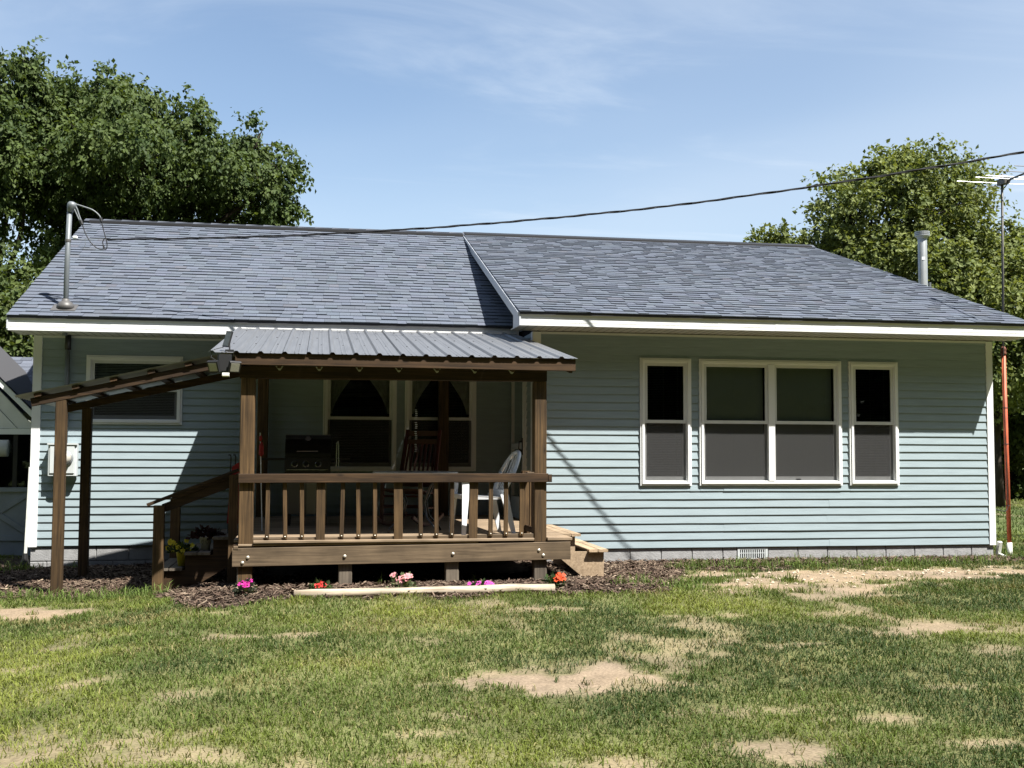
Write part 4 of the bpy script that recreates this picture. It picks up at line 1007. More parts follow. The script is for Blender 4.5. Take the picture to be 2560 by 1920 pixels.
# ------------------------------------------------------------------ lean-to beside the porch
lt = thing('lean_to', 'lean to roof of brown rafters and galvanised sheets on two posts beside the porch', 'lean-to', (-5.3, -.5, -.3))
sl2 = lambda x: 2.238 + (x + 3.491) * .2285           # top of the rafters
for y in (-1.182, .22):
    d = 0 if y < 0 else -.03
    obj('rafter', MB().beam((-5.63, y, sl2(-5.63) - .045 + d), (-3.44, y, sl2(-3.44) - .045 + d), .037, .088), M['wx'], lt)
for x in (-5.56, -5.18, -4.80, -4.415, -4.03, -3.65):
    obj('purlin', MB().beam((x, -1.235, sl2(x) + .018), (x, .52, sl2(x) - .012), .075, .036, up=(-.22, 0, 1)), M['wy'], lt)
obj('post', MB().beam((-5.335, -1.147, -.34), (-5.332, -1.147, sl2(-5.335) - .082), .109, .10, up=(0, 1, 0), ch=.006), M['wz'], lt)
obj('post', MB().beam((-5.348, .262, -.36), (-5.345, .262, sl2(-5.345) - .115), .109, .10, up=(0, 1, 0), ch=.006), M['wz'], lt)
for y0 in (-1.26, -.66, -.06):
    vs = []; fs = []; n = 25; xsr = [-5.78, -5.0, -4.2, -3.43]
    for lift in (0, -.0012):
        for x in xsr:
            for j in range(n):
                y = y0 + j * .62 / (n - 1)
                vs.append((x, y, sl2(x) + .049 + .009 * math.cos(j * math.pi / 2 * 1.0) + lift + (y + 1.26) * -.02 + (.003 if y0 > -.7 else 0) * 1.0))
    m = len(xsr)
    for i in range(m - 1):
        for j in range(n - 1):
            a = i * n + j; fs.append((a + n, a + n + 1, a + 1, a)); c_ = m * n + a; fs.append((c_, c_ + 1, c_ + n + 1, c_ + n))
    obj('roof_sheet', MB().add(vs, fs), M['galv'], lt)

# ------------------------------------------------------------------ floodlight with solar panel
fl = thing('floodlight', 'black twin head solar floodlight at the corner of the porch roof', 'floodlight', (-3.52, -2.70, 2.02))
obj('housing', MB().beam((-3.53, -2.69, 1.965), (-3.53, -2.69, 2.125), .13, .085, up=(0, 1, 0), ch=.015), M['blackmatte'], fl)
for sx_, rot in ((-1, -.55), (1, .5)):
    c = Vector((-3.53 + sx_ * .095, -2.735, 2.005)); nrm = Vector((math.sin(rot) * .8, -math.cos(rot), -.45)).normalized()
    sd = Vector((0, 0, 1)).cross(nrm).normalized()
    hd = obj('lamp_head', MB().beam(c - nrm * .0 - sd * .055, c + sd * .055, .115, .035, up=nrm, ch=.006), M['blackmatte'], fl)
    obj('lens', MB().beam(c + nrm * .0185 - sd * .042, c + nrm * .0185 + sd * .042, .082, .004, up=nrm, ch=0), M['lens'], hd)
    obj('arm', MB().tube([c - nrm * .015, Vector((-3.53, -2.70, 2.05))], .012, 6), M['blackmatte'], fl)
obj('sensor', MB().beam((-3.545, -2.73, 1.928), (-3.48, -2.73, 1.928), .05, .036, ch=.008), M['pvc'], fl)
obj('cable', MB().tube([(-3.60, -2.68, 2.06), (-3.66, -2.66, 2.10), (-3.655, -2.6, 2.175), (-3.56, -2.52, 2.21)], .004, 6), M['cable'], fl)
sp = thing('solar_panel', 'small black solar panel on a stalk on the ribbed steel porch roof', 'solar panel', (-3.50, -2.55, 2.17))
obj('base', MB().box(-3.535, -3.455, -2.60, -2.54, rz(-2.57), rz(-2.57) + .018), M['blackmatte'], sp)
obj('stalk', MB().tube([(-3.495, -2.57, rz(-2.57) + .018), (-3.497, -2.56, 2.235)], .008, 6), M['blackmatte'], sp)
c = Vector((-3.515, -2.555, 2.285)); nrm = Vector((-.75, -.62, .22)).normalized(); upv = Vector((.22, .03, 1)); upv = (upv - nrm * upv.dot(nrm)).normalized()
obj('panel', MB().beam(c - upv * .078, c + upv * .078, .105, .016, up=nrm, ch=.004), M['blackmatte'], sp)
obj('cell', MB().beam(c - upv * .068 + nrm * .0085, c + upv * .068 + nrm * .0085, .09, .002, up=nrm, ch=0), M['solar'], sp)

# ------------------------------------------------------------------ things on the porch
gl_ = thing('gas_grill', 'black gas grill with three knobs and steel handle on the porch', 'grill', (-2.77, -.35, DZ))
GX0, GX1, GYF = -3.015, -2.51, -.48
prof = [(.0, 0), (.0, .05), (.02, .14), (.07, .215), (.15, .262), (.26, .272), (.36, .25), (.42, .19), (.44, .10), (.44, 0)]
o = obj('lid', MB().prism([(GX0, GYF + .03 + y_, 1.125 + z_) for y_, z_ in prof], (GX1 - GX0 + .02, 0, 0)), M['black'], gl_); fix_normals(o)
obj('firebox', MB().box(GX0, GX1 + .015, GYF + .04, GYF + .46, .93, 1.122), M['black'], gl_)
o = obj('control_panel', MB().prism([(GX0 - .005, GYF - .005, .985), (GX0 - .005, GYF + .038, .985), (GX0 - .005, GYF + .038, 1.12), (GX0 - .005, GYF + .02, 1.12)], (GX1 - GX0 + .01, 0, 0)), plain('dark grey panel', (.045, .047, .05), rough=.4), gl_); fix_normals(o)
obj('panel_trim', MB().box(GX0 + .02, GX1 - .02, GYF - .012, GYF - .006, .982, .988), M['steel'], gl_)
for x in (-2.905, -2.775, -2.635):
    kb = obj('knob', MB().lathe((x, GYF + .008, 1.052), [(.034, 0), (.034, .004), (.025, .006), (.022, .028), (.018, .03)], 14, axis=(0, -1, .17)), M['blackmatte'], gl_)
    obj('knob_ring', MB().lathe((x, GYF + .007, 1.052), [(.037, 0), (.037, .003), (.034, .0045)], 14, axis=(0, -1, .17)), M['steel'], kb)
obj('handle', MB().tube([(-2.88, GYF + .03, 1.20), (-2.88, GYF - .015, 1.20), (-2.64, GYF - .015, 1.20), (-2.64, GYF + .03, 1.20)], .008, 8), M['steel'], gl_)
obj('thermometer', MB().lathe((-2.755, GYF + .085, 1.345), [(.036, 0), (.036, .008), (.028, .01)], 14, axis=(0, -1, .6)), M['steel'], gl_)
obj('side_shelf', MB().box(-3.275, GX0 - .008, GYF + .05, GYF + .43, 1.095, 1.118), M['blackmatte'], gl_)
obj('side_shelf', MB().box(GX1 + .02, -2.27, GYF + .05, GYF + .43, 1.095, 1.118), M['blackmatte'], gl_)
obj('cabinet', MB().box(GX0 + .03, GX1 - .02, GYF + .05, GYF + .44, .47, .928), plain('cabinet grey', (.10, .10, .105), rough=.4, metal=.3), gl_)
obj('door_panel', MB().box(GX0 + .035, -2.775, GYF + .04, GYF + .048, .475, .92), plain('door grey', (.13, .13, .13), rough=.35, metal=.4), gl_)
obj('door_panel', MB().box(-2.765, GX1 - .025, GYF + .04, GYF + .048, .475, .92), plain('door grey pale', (.24, .235, .20), rough=.35, metal=.3), gl_)
for x in (GX0 + .05, GX1 - .04):
    for y in (GYF + .08, GYF + .40): obj('leg', MB().box(x - .018, x + .018, y - .018, y + .018, DZ, .47), M['black'], gl_)
tg = thing('tongs', 'steel tongs hanging beside the black grill', 'tongs', (-2.42, -.45, 1.0))
obj('arm', MB().tube([(-2.425, -.50, 1.30), (-2.43, -.50, 1.02)], .006, 6), M['steel'], tg)
obj('arm', MB().tube([(-2.405, -.50, 1.29), (-2.40, -.50, 1.02)], .006, 6), M['steel'], tg)
obj('hook', MB().tube([(-2.425, -.50, 1.30), (-2.41, -.49, 1.32), (-2.40, -.46, 1.11)], .004, 6), M['steel'], tg)

rc = thing('rocking_chair', 'dark red slatted wooden rocking chair in the shade of the porch', 'rocking chair', (-1.6, -.55, DZ))
F_ = Vector((-.45, -.89, 0)).normalized(); R_ = Vector((.89, -.45, 0)).normalized(); C_ = Vector((-1.58, -.55, DZ))
lp = lambda x, y, z: C_ + R_ * x + F_ * y + Vector((0, 0, z))
RW = M['redwood']
for sx_ in (-.235, .235):
    pts = [lp(sx_, .48 - .96 * i / 8, .018 + .10 * ((i / 8 - .52) * 2) ** 2) for i in range(9)]
    mbk = MB()
    for p, q_ in zip(pts[:-1], pts[1:]): mbk.beam(p, q_, .03, .045, ch=.004)
    obj('rocker', mbk, RW, rc)
    obj('leg', MB().beam(lp(sx_, .26, .05), lp(sx_, .24, .60), .042, .042), RW, rc)
    obj('leg', MB().beam(lp(sx_, -.20, .05), lp(sx_, -.22, .42), .042, .042), RW, rc)
    obj('back_post', MB().beam(lp(sx_ * .95, -.20, .40), lp(sx_ * .88, -.44, 1.12), .042, .038), RW, rc)
    obj('arm', MB().beam(lp(sx_ * 1.08, .32, .615), lp(sx_ * 1.05, -.27, .60), .085, .024), RW, rc)
for i in range(6): obj('seat_slat', MB().beam(lp(-.24, .26 - i * .088, .425 - i * .012), lp(.24, .26 - i * .088, .425 - i * .012), .076, .02), RW, rc)
for zt in (.475, .98, 1.08):
    yy_ = -.20 - .24 * (zt - .40) / .72
    obj('back_rail', MB().beam(lp(-.215, yy_, zt), lp(.215, yy_, zt), .022, .06), RW, rc)
for i in range(7): obj('back_slat', MB().beam(lp(-.17 + i * .057, -.225, .49), lp(-.165 + i * .055, -.40, .96), .028, .012, up=(0, 1, 0)), RW, rc)
for y_, zt in ((.255, .14), (.253, .24), (.25, .35), (-.205, .2)): obj('rung', MB().tube([lp(-.235, y_, zt), lp(.235, y_, zt)], .012, 8), RW, rc)
for sx_ in (-.235, .235): obj('rung', MB().tube([lp(sx_, .255, .22), lp(sx_, -.205, .2)], .012, 8), RW, rc)

tb = thing('patio_table', 'low round pale topped table with black curved legs behind the railing', 'table', (-1.6, -1.58, DZ))
TC = Vector((-1.60, -1.58, 0))
obj('table_top', MB().lathe((TC.x, TC.y, .968), [(.44, 0), (.46, .004), (.46, .016), (.45, .02)], 40), plain('pale table top', (.34, .33, .30), rough=.3, noise=.1), tb)
obj('ring', MB().tube([(TC.x + .40 * math.cos(t), TC.y + .40 * math.sin(t), .955) for t in np.linspace(0, 2 * math.pi, 25)], .010, 6, False), M['black'], tb)
for k in range(4):
    a = .6 + k * math.pi / 2; cs, sn = math.cos(a), math.sin(a)
    obj('leg', MB().tube([(TC.x + r_ * cs, TC.y + r_ * sn, z_) for r_, z_ in ((.38, .955), (.24, .82), (.15, .66), (.20, .50), (.33, .40), (.36, .345))], .012, 8), M['black'], tb, True)

wc = thing('plastic_chair', 'white moulded plastic armchair with slotted fan back on the porch', 'chair', (-.93, -1.95, DZ))
F_ = Vector((-1, -.12, 0)).normalized(); R_ = Vector((-.12, 1, 0)).normalized() * -1; C_ = Vector((-.94, -1.93, DZ))
lp = lambda x, y, z: C_ + R_ * x + F_ * y + Vector((0, 0, z))
PL = M['plastic']
vs = []; fs = []
seat = [(-.24, .24), (.24, .24), (.215, -.20), (-.215, -.20)]
mbk = MB(); mbk.add([lp(x, y, .405 + (.01 if y > 0 else -.015)) for x, y in seat] + [lp(x * .96, y * .96, .37) for x, y in seat], [(0, 1, 2, 3), (7, 6, 5, 4), (0, 4, 5, 1), (1, 5, 6, 2), (2, 6, 7, 3), (3, 7, 4, 0)])
o = obj('seat', mbk, PL, wc); fix_normals(o)
for sx_ in (-1, 1):
    for y0, y1, zt in ((.25, .22, .56), (-.29, -.19, .42)):
        mbk = MB(); w0, w1 = .020, .042
        a_, b_ = lp(sx_ * .275, y0, 0), lp(sx_ * .245, y1, zt)
        mbk.add([a_ + R_ * u * w0 * .6 + F_ * v_ * w0 for u, v_ in ((-1, -1), (1, -1), (1, 1), (-1, 1))] + [b_ + R_ * u * w1 * .35 + F_ * v_ * w1 for u, v_ in ((-1, -1), (1, -1), (1, 1), (-1, 1))], [(0, 1, 5, 4), (1, 2, 6, 5), (2, 3, 7, 6), (3, 0, 4, 7), (0, 3, 2, 1), (4, 5, 6, 7)])
        o = obj('leg', mbk, PL, wc); fix_normals(o)
    obj('arm', MB().beam(lp(sx_ * .255, .26, .565), lp(sx_ * .25, -.10, .580), .05, .02).beam(lp(sx_ * .25, -.10, .580), lp(sx_ * .225, -.24, .62), .045, .02), PL, wc)
NB = 12
def back_pt(t, s):   # t across -1..1, s up 0..1, fan shaped and leaning back
    h = .46 * (1 - .30 * abs(t) ** 2.4)
    return lp(t * (.17 + .075 * min(1, s * 1.6)), -.185 - .20 * s * h / .46 - .03 * (1 - t * t) * math.sin(s * 2.4), .40 + s * h)
rim = [back_pt(-1, s) for s in np.linspace(0, .8, 6)] + [back_pt(t, 1 - .2 * abs(t) ** 6) for t in np.linspace(-1, 1, 15)] + [back_pt(1, s) for s in np.linspace(.8, 0, 6)]
obj('back_rim', MB().tube(rim, .021, 8), PL, wc, True)
for t in (-.62, -.31, 0, .31, .62):
    pts = [back_pt(t, s) for s in np.linspace(.03, .985, 8)]; mbk = MB()
    for p, q_ in zip(pts[:-1], pts[1:]): mbk.beam(p, q_, .036, .007, up=F_, ch=0)
    obj('back_slat', mbk, PL, wc)
obj('back_foot', MB().beam(lp(-.19, -.19, .43), lp(.19, -.19, .43), .012, .075), PL, wc)

ch = thing('wind_spinner', 'thin string of pale beads hanging in front of the second porch window', 'wind spinner', (-1.55, -1.0, 1.2))
obj('cord', MB().tube([(-1.55, -1.0, 2.32), (-1.55, -1.0, 1.19)], .0015, 4), M['cable'], ch)
for i in range(24):
    z_ = 1.20 + i * .0205
    if i in (5, 6, 12, 17): continue
    obj('bead', MB().lathe((-1.55 + .004 * math.sin(i), -1.0, z_), [(.004, -.005), (.014, -.002), (.014, .002), (.004, .005)], 8), M['plastic'], ch)

cc_ = thing('camp_chair', 'red folded camp chair with black prongs beside the dark stair handrail', 'folded chair', (-3.53, -1.15, .31))
o = obj('cloth', MB().prism([(-3.60, -1.2, .42), (-3.46, -1.2, .42), (-3.43, -1.2, 1.06), (-3.49, -1.2, 1.075), (-3.555, -1.2, 1.03)], (0, .08, 0)), M['red'], cc_); fix_normals(o)
for x in (-3.575, -3.525):
    obj('tube', MB().tube([(x - .015, -1.16, .31), (x + .005, -1.16, 1.13), (x, -1.16, 1.155), (x - .02, -1.165, 1.16)], .008, 6), M['blackmatte'], cc_)
fgl = thing('rolled_flag', 'thin red and white rolled flag against the dark rear porch post', 'flag', (-3.25, -1.15, DZ))
obj('stick', MB().tube([(-3.225, -1.2, DZ), (-3.262, -1.2, 1.40)], .006, 6), M['plastic'], fgl)
obj('cloth', MB().lathe((-3.247, -1.2, 1.14), [(.006, 0), (.028, .03), (.024, .12), (.010, .16)], 8), M['red'], fgl)
obj('cloth', MB().lathe((-3.255, -1.2, 1.30), [(.006, 0), (.018, .03), (.014, .06), (.004, .075)], 8), M['red'], fgl)

# ------------------------------------------------------------------ plants in pots and in the bed
def leaf_ball(c, rad, n, ln, ca, cb_, seed, flat=.7):
    r = np.random.default_rng(seed); d = r.normal(size=(n, 3)); d[:, 2] = np.abs(d[:, 2]) * .8; d /= np.linalg.norm(d, axis=1)[:, None]
    p = np.array(c) + d * (rad * (.3 + .7 * r.random(n)))[:, None] * np.array([1, 1, flat])
    ld = d + r.normal(size=(n, 3)) * .5; ld /= np.linalg.norm(ld, axis=1)[:, None]
    sd = np.cross(ld, r.normal(size=(n, 3)) * .6 + np.array([0, 0, 1])); sd /= np.linalg.norm(sd, axis=1)[:, None] + 1e-9
    l_ = ln * (.6 + .7 * r.random(n)); w_ = l_ * .33
    v = np.stack([p, p + ld * (l_ * .5)[:, None] + sd * w_[:, None], p + ld * l_[:, None], p + ld * (l_ * .5)[:, None] - sd * w_[:, None]], 1)
    m = r.random(n)[:, None]; cc = (np.array(ca) * (1 - m) + np.array(cb_) * m)
    return v.reshape(-1, 3), ((np.arange(n) * 4)[:, None] + np.arange(4)).astype(np.int32), np.repeat(cc[:, None], 4, 1).reshape(-1, 3)
def blossom(c, nrm, rad, col, eye, parent, rr):
    nrm = Vector(nrm).normalized(); a = nrm.orthogonal().normalized(); b = nrm.cross(a); c = Vector(c)
    vs = [c + nrm * rad * .05]; cs = [eye]; fs = []
    for k in range(5):
        t = 2 * math.pi * k / 5 + rr.uniform(-.1, .1); h = rr.uniform(.05, .35)
        for dt, q_ in ((-.62, .62), (-.34, 1.0), (.34, 1.0), (.62, .62)):
            vs.append(c + (a * math.cos(t + dt) + b * math.sin(t + dt)) * rad * q_ + nrm * rad * h * q_); cs.append(tuple(np.array(col) * rr.uniform(.85, 1.15)))
        i = 1 + k * 4; fs += [(0, i, i + 1), (0, i + 1, i + 2), (0, i + 2, i + 3)]
    return tri_mesh('blossom', np.array([tuple(v) for v in vs]), np.array(fs, np.int32), M['petal'], parent, cols=np.array(cs))
def bed_plant(label, x, y, rad, h, nfl, frad, col, eye, lc, seed, spread=1.0, off=(0, 0)):
    z0 = gz(x, y); rr = random.Random(seed)
    t = thing('flowering_plant', label, 'flowers', (x, y, z0), 'bedding plants in the mulch before the porch')
    v, q_, c_ = leaf_ball((x, y, z0 + .01), rad * 1.1, 170, .042, lc[0], lc[1], seed, h / rad)
    tri_mesh('foliage', v, q_, M['leaf'], t, cols=c_)
    for k in range(nfl):
        a = 2 * math.pi * k / nfl + rr.uniform(-.4, .4); q0 = rr.uniform(.15, .85) * spread
        p = (x + off[0] + rad * q0 * math.cos(a), y + off[1] + rad * q0 * math.sin(a) * .8 - .01, z0 + h * rr.uniform(.62, 1.05))
        blossom(p, (math.cos(a) * .35, -.75 + math.sin(a) * .3, .8), frad * rr.uniform(.85, 1.15), col, eye, t, rr)
GL = ((.018, .035, .012), (.06, .10, .03))
bed_plant('magenta flowering plant in the mulch at the porch corner pier', -3.29, -2.98, .095, .115, 5, .034, (.55, .025, .28), (.32, .0, .15), ((.02, .03, .018), (.07, .075, .05)), 31)
bed_plant('small red flowering plant in mulch above the end of the log', -2.60, -2.95, .10, .08, 3, .034, (.55, .035, .03), (.35, .015, .015), GL, 32, spread=.9)
bed_plant('pale pink flowering plant in mulch behind the middle of the log', -1.835, -2.97, .125, .14, 7, .033, (.62, .29, .30), (.5, .13, .15), ((.03, .05, .02), (.12, .15, .06)), 33)
bed_plant('low mat of purple pink flowers just behind the log', -1.092, -3.08, .12, .075, 11, .026, (.52, .08, .38), (.36, .035, .25), GL, 34, spread=1.15)
bed_plant('orange red single flower beside the thick end of the log', -.372, -2.99, .085, .11, 2, .050, (.60, .075, .018), (.42, .02, .008), GL, 35, spread=.25, off=(.05, -.03))
lg = obj('log', MB().tube([(-2.835 + 2.43 * i / 12, -3.16 - .03 * i / 12 + .008 * math.sin(i * 1.3), gz(-2.83 + 2.43 * i / 12, -3.17) + .030 + .003 * math.sin(i * 2.1)) for i in range(13)], [.038 + .004 * math.sin(i * .9) + .006 * i / 12 for i in range(13)], 14), M['log'], None, True)
tag(lg, 'long peeled pale log edging the mulch bed', 'log')
def pot(label, x, y, z, r0, r1, h, mat, flower, name='potted_plant'):
    t = thing(name, label, 'potted plant', (x, y, z))
    obj('pot', MB().lathe((x, y, z), [(r0, 0), (r1, h * .92), (r1 * 1.07, h * .92), (r1 * 1.07, h), (r1 * .9, h), (r1 * .88, h * .9)], 20), mat, t, True)
    return t
p1 = pot('yellow pot of yellow flowers on the lowest dark stair tread', -4.03, -1.42, -.006, .042, .062, .15, M['yellowpot'], None)
v, q_, c_ = leaf_ball((-4.03, -1.42, .14), .15, 150, .055, (.02, .035, .012), (.07, .10, .03), 41, .55); tri_mesh('foliage', v, q_, M['leaf'], p1, cols=c_)
rr = random.Random(5)
for k in range(13):
    a = rr.uniform(0, 6.28); q0 = rr.uniform(.3, 1.15)
    blossom((-4.03 + .15 * q0 * math.cos(a) - .02, -1.43 + .11 * q0 * math.sin(a), .19 + rr.uniform(-.03, .07)), (rr.uniform(-.5, .5), -1, .4), .028, (.70, .60, .06), (.6, .45, .02), p1, rr)
p2 = pot('white patterned pot of dark red leaves on the second stair tread', -3.80, -1.38, .151, .046, .064, .145, M['whitepot'], None)
v, q_, c_ = leaf_ball((-3.79, -1.38, .285), .16, 260, .06, (.016, .008, .010), (.05, .020, .022), 42, .6); tri_mesh('foliage', v, q_, M['leaf'], p2, cols=c_)
for a in (-1.95, -1.2):
    obj('pot_print', MB().tube([(-3.80 + .0615 * math.cos(a + dt), -1.38 + .0615 * math.sin(a + dt), .151 + z_) for dt, z_ in ((-.25, .10), (-.12, .115), (0, .10), (.12, .115), (.25, .10), (0, .06), (-.25, .10))], .0035, 5), M['conduit'], p2)

# ------------------------------------------------------------------ electricity: mast, wires, meter
rl = lambda y: 2.868 + (RIDGE_Z - 2.868) / (RIDGE_Y - (LY - SO - .040)) * (y - (LY - SO - .040))
MX, MY = -5.845, 1.285
ms_ = thing('service_mast', 'grey electric service mast rising through the long shingle roof', 'service mast', (MX, MY, rl(MY)))
obj('pipe', MB().tube([(MX, MY, 2.66), (MX + .004, MY, 3.6), (MX + .02, MY, 4.30)], .0325, 14), M['conduit'], ms_, True)
obj('coupling', MB().lathe((MX + .01, MY, 3.86), [(.036, 0), (.037, .006), (.037, .03), (.036, .036)], 14), M['flashing'], ms_)
o = obj('weather_head', MB().lathe((MX + .03, MY - .01, 4.27), [(.036, -.02), (.050, .02), (.062, .06), (.060, .085), (.044, .108), (.012, .118)], 16, axis=(.32, -.12, 1)), M['conduit'], ms_, True)
n_ = Vector((0, -.413, .911)); u_ = Vector((0, .911, .413)); c0 = Vector((MX - .01, MY, rl(MY)))
obj('flashing_plate', MB().beam(c0 - u_ * .14 + n_ * .012, c0 + u_ * .14 + n_ * .012, .30, .006, up=n_), M['flashing'], ms_)
obj('flashing_boot', MB().lathe((MX, MY, rl(MY) - .02), [(.115, 0), (.105, .06), (.075, .10), (.050, .11), (.045, .135), (.036, .14)], 18), M['flashing'], ms_, True)
wp = lambda px_, py_, y_=1.25: (-5.839 + (px_ - 172) * .00528, y_, 4.304 - (py_ - 520) * .00515)
def wire(name, pts, r, mat, parent):
    pts = [Vector(p) for p in pts]; out = []
    for i in range(len(pts) - 1):
        p0, p1, p2, p3 = pts[max(i - 1, 0)], pts[i], pts[i + 1], pts[min(i + 2, len(pts) - 1)]
        for k in range(5):
            t = k / 5
            out.append(.5 * ((2 * p1) + (p2 - p0) * t + (2 * p0 - 5 * p1 + 4 * p2 - p3) * t * t + (3 * p1 - p0 - 3 * p2 + p3) * t ** 3))
    out.append(pts[-1]); return obj(name, MB().tube(out, r, 6), mat, parent, True)
wire('lead', [wp(184, 512), wp(192, 522), wp(198, 540), wp(204, 556)], .011, M['conduit'], ms_)
wire('lead', [wp(188, 511), wp(205, 516), wp(228, 524), wp(243, 536), wp(249, 546)], .010, M['conduit'], ms_)
wire('lead', [wp(182, 515), wp(189, 530), wp(199, 552)], .010, M['conduit'], ms_)
obj('splice', MB().tube([wp(202, 552), wp(206, 562)], .020, 8), M['blackmatte'], ms_)
obj('splice', MB().tube([wp(248, 543), wp(250, 553)], .020, 8), M['blackmatte'], ms_)
wire('lead', [wp(206, 562), wp(214, 585), wp(228, 608), wp(246, 622), wp(258, 620), wp(254, 606), wp(257, 597), wp(263, 596)], .007, M['cable'], ms_)
wire('lead', [wp(250, 553), wp(257, 580), wp(264, 606), wp(263, 621), wp(257, 621), wp(255, 610)], .007, M['cable'], ms_)
wire('tie_wire', [wp(182, 595), wp(205, 600), wp(235, 597), wp(263, 596)], .004, M['conduit'], ms_)
wire('tie_wire', [wp(213, 602), wp(214, 612), wp(210, 621), wp(203, 622)], .003, M['conduit'], ms_)
obj('insulator', MB().lathe(wp(190, 595), [(.012, -.03), (.022, -.02), (.022, .02), (.012, .03)], 10, axis=(1, -.2, 0)), M['plastic'], ms_)
obj('wall_conduit', MB().tube([(-5.86, 1.56, 2.70), (-5.865, 1.56, 1.29)], .032, 12), M['conduit'], ms_, True)
obj('conduit_sleeve', MB().tube([(-5.86, 1.56, 2.69), (-5.86, 1.56, 2.50)], .038, 12), M['blackmatte'], ms_, True)
# triplex service drop
xq = np.array([-5.36, 1.33, 2.84]); zq = np.array([3.913, 4.05, 4.19]); pz = np.polyfit(xq, zq, 2)
def drop(x): return Vector((x, 1.27 + (-1.36 - 1.27) * (x + 5.36) / 6.69 if x < 1.33 else -1.36 - .4702 * (x - 1.33), float(np.polyval(pz, x))))
sd_ = thing('service_cable', 'twisted black power cable sweeping up from the mast across the sky', 'cable', drop(-5.36))
for k in range(3):
    pts = []
    for i in range(340):
        x = -5.36 + i * .055; p = drop(x); a = 2 * math.pi * (x / .78 + k / 3) + .6 * math.sin(x * 1.3)
        q0 = .009 if k else .006
        pts.append(p + Vector((0, math.cos(a) * q0, math.sin(a) * q0)))
    obj('strand', MB().tube(pts, .0065 if k else .005, 5), M['cable'], sd_, True)
mt = thing('electric_meter', 'pale grey electric meter box on the siding behind the lean to post', 'electric meter', (-5.88, 1.6, 1.07))
obj('box', MB().beam((-5.878, 1.545, .87), (-5.878, 1.545, 1.285), .352, .125, up=(0, 1, 0), ch=.012), M['meter'], mt)
obj('cover', MB().beam((-5.878, 1.477, .905), (-5.878, 1.477, 1.25), .30, .014, up=(0, 1, 0), ch=.004), M['meter'], mt)
obj('lip', MB().beam((-5.878, 1.475, 1.268), (-5.878, 1.475, 1.29), .37, .03, up=(0, 1, 0), ch=.004), M['meter'], mt)
obj('socket_ring', MB().lathe((-5.83, 1.47, 1.095), [(.092, 0), (.092, .02), (.080, .03)], 24, axis=(0, -1, 0)), M['galv'], mt, True)
obj('dial_cover', MB().lathe((-5.83, 1.45, 1.095), [(.076, 0), (.075, .05), (.060, .085), (.02, .095)], 24, axis=(0, -1, 0)), plain('meter dome', (.40, .38, .33), rough=.15), mt, True)
gw = thing('ground_conduit', 'weathered pale conduit strip beside the white house corner', 'conduit', (-6.31, 1.58, -.1))
obj('strip', MB().beam((-6.315, 1.585, -.16), (-6.285, 1.585, .98), .035, .03, up=(0, 1, 0)), M['pvc'], gw)
obj('coupling', MB().lathe((-6.318, 1.585, -.34), [(.05, 0), (.055, .08), (.04, .14), (.03, .22)], 10), M['blackmatte'], gw)

# ------------------------------------------------------------------ antenna mast, flue
an = thing('antenna', 'television antenna on a mast set in a faded orange pipe by the house corner', 'antenna', (6.53, .1, -.2))
obj('sleeve', MB().tube([(6.533, .1, -.25), (6.530, .1, .008)], .034, 14), M['pvc'], an, True)
obj('pipe', MB().tube([(6.530, .1, .008), (6.516, .1, 1.3), (6.503, .1, 2.56)], .0285, 14), M['orange'], an, True)
obj('collar', MB().lathe((6.503, .1, 2.53), [(.034, 0), (.040, .03), (.034, .045), (.034, .06), (.040, .075), (.034, .10), (.020, .12)], 14), M['rust'], an, True)
obj('mast', MB().tube([(6.503, .1, 2.6), (6.52, .1, 3.6), (6.54, .1, 5.02)], .0165, 10), M['pole'], an, True)
for z_ in (1.82, 1.33, .50): obj('strap', MB().tube([(6.513 + .031 * math.cos(t), .1 + .031 * math.sin(t), z_) for t in np.linspace(0, 6.283, 13)], .004, 5, False), M['cable'], an)
wire('lead_cable', [(6.515, .065, 4.7), (6.505, .07, 4.2), (6.497, .07, 3.2), (6.480, .065, 2.5), (6.475, .065, 2.0), (6.487, .065, 1.3), (6.497, .065, .6), (6.49, .06, .47), (6.42, .04, .43), (6.28, .03, .46)], .005, M['cable'], an)
obj('boom', MB().tube([(6.55, .22, 4.905), (6.55, -1.5, 4.93)], .014, 8), M['pole'], an)
for y_, l_ in ((.2, .62), (-.05, .50), (-.16, .42), (-.42, .40), (-.70, .36), (-1.0, .34), (-1.3, .3)):
    obj('element', MB().tube([(6.55 - l_, y_, 4.92), (6.55 + l_, y_, 4.92)], .005, 6), M['alum'] if y_ > -.3 else M['pole'], an)
obj('element', MB().tube([(6.30, .1, 4.845), (6.54, .1, 4.84)], .004, 5), M['pole'], an)
obj('element', MB().tube([(6.36, .1, 4.55), (6.54, .1, 4.545)], .004, 5), M['pole'], an)
obj('clamp', MB().box(6.50, 6.58, -.02, .16, 4.87, 4.95), M['pole'], an)
obj('brace', MB().tube([(6.54, .1, 4.80), (6.55, -.12, 4.92)], .007, 6), M['pole'], an)
fu = thing('flue', 'galvanised steel flue pipe with ringed cap beyond the roof edge', 'flue', (6.68, 2.42, -.2))
obj('pipe', MB().lathe((6.68, 2.42, -.25), [(.070, 0), (.070, 4.85), (.066, 4.86)], 20), M['galv'], fu, True)
obj('cap', MB().lathe((6.68, 2.42, 4.56), [(.072, 0), (.090, .03), (.115, .045), (.115, .062), (.100, .066), (.115, .070), (.115, .088), (.100, .092), (.115, .096), (.115, .115), (.05, .125)], 22), M['galv'], fu)
obj('seam', MB().box(6.612, 6.618, 2.36, 2.372, 1, 4.5), M['conduit'], fu)
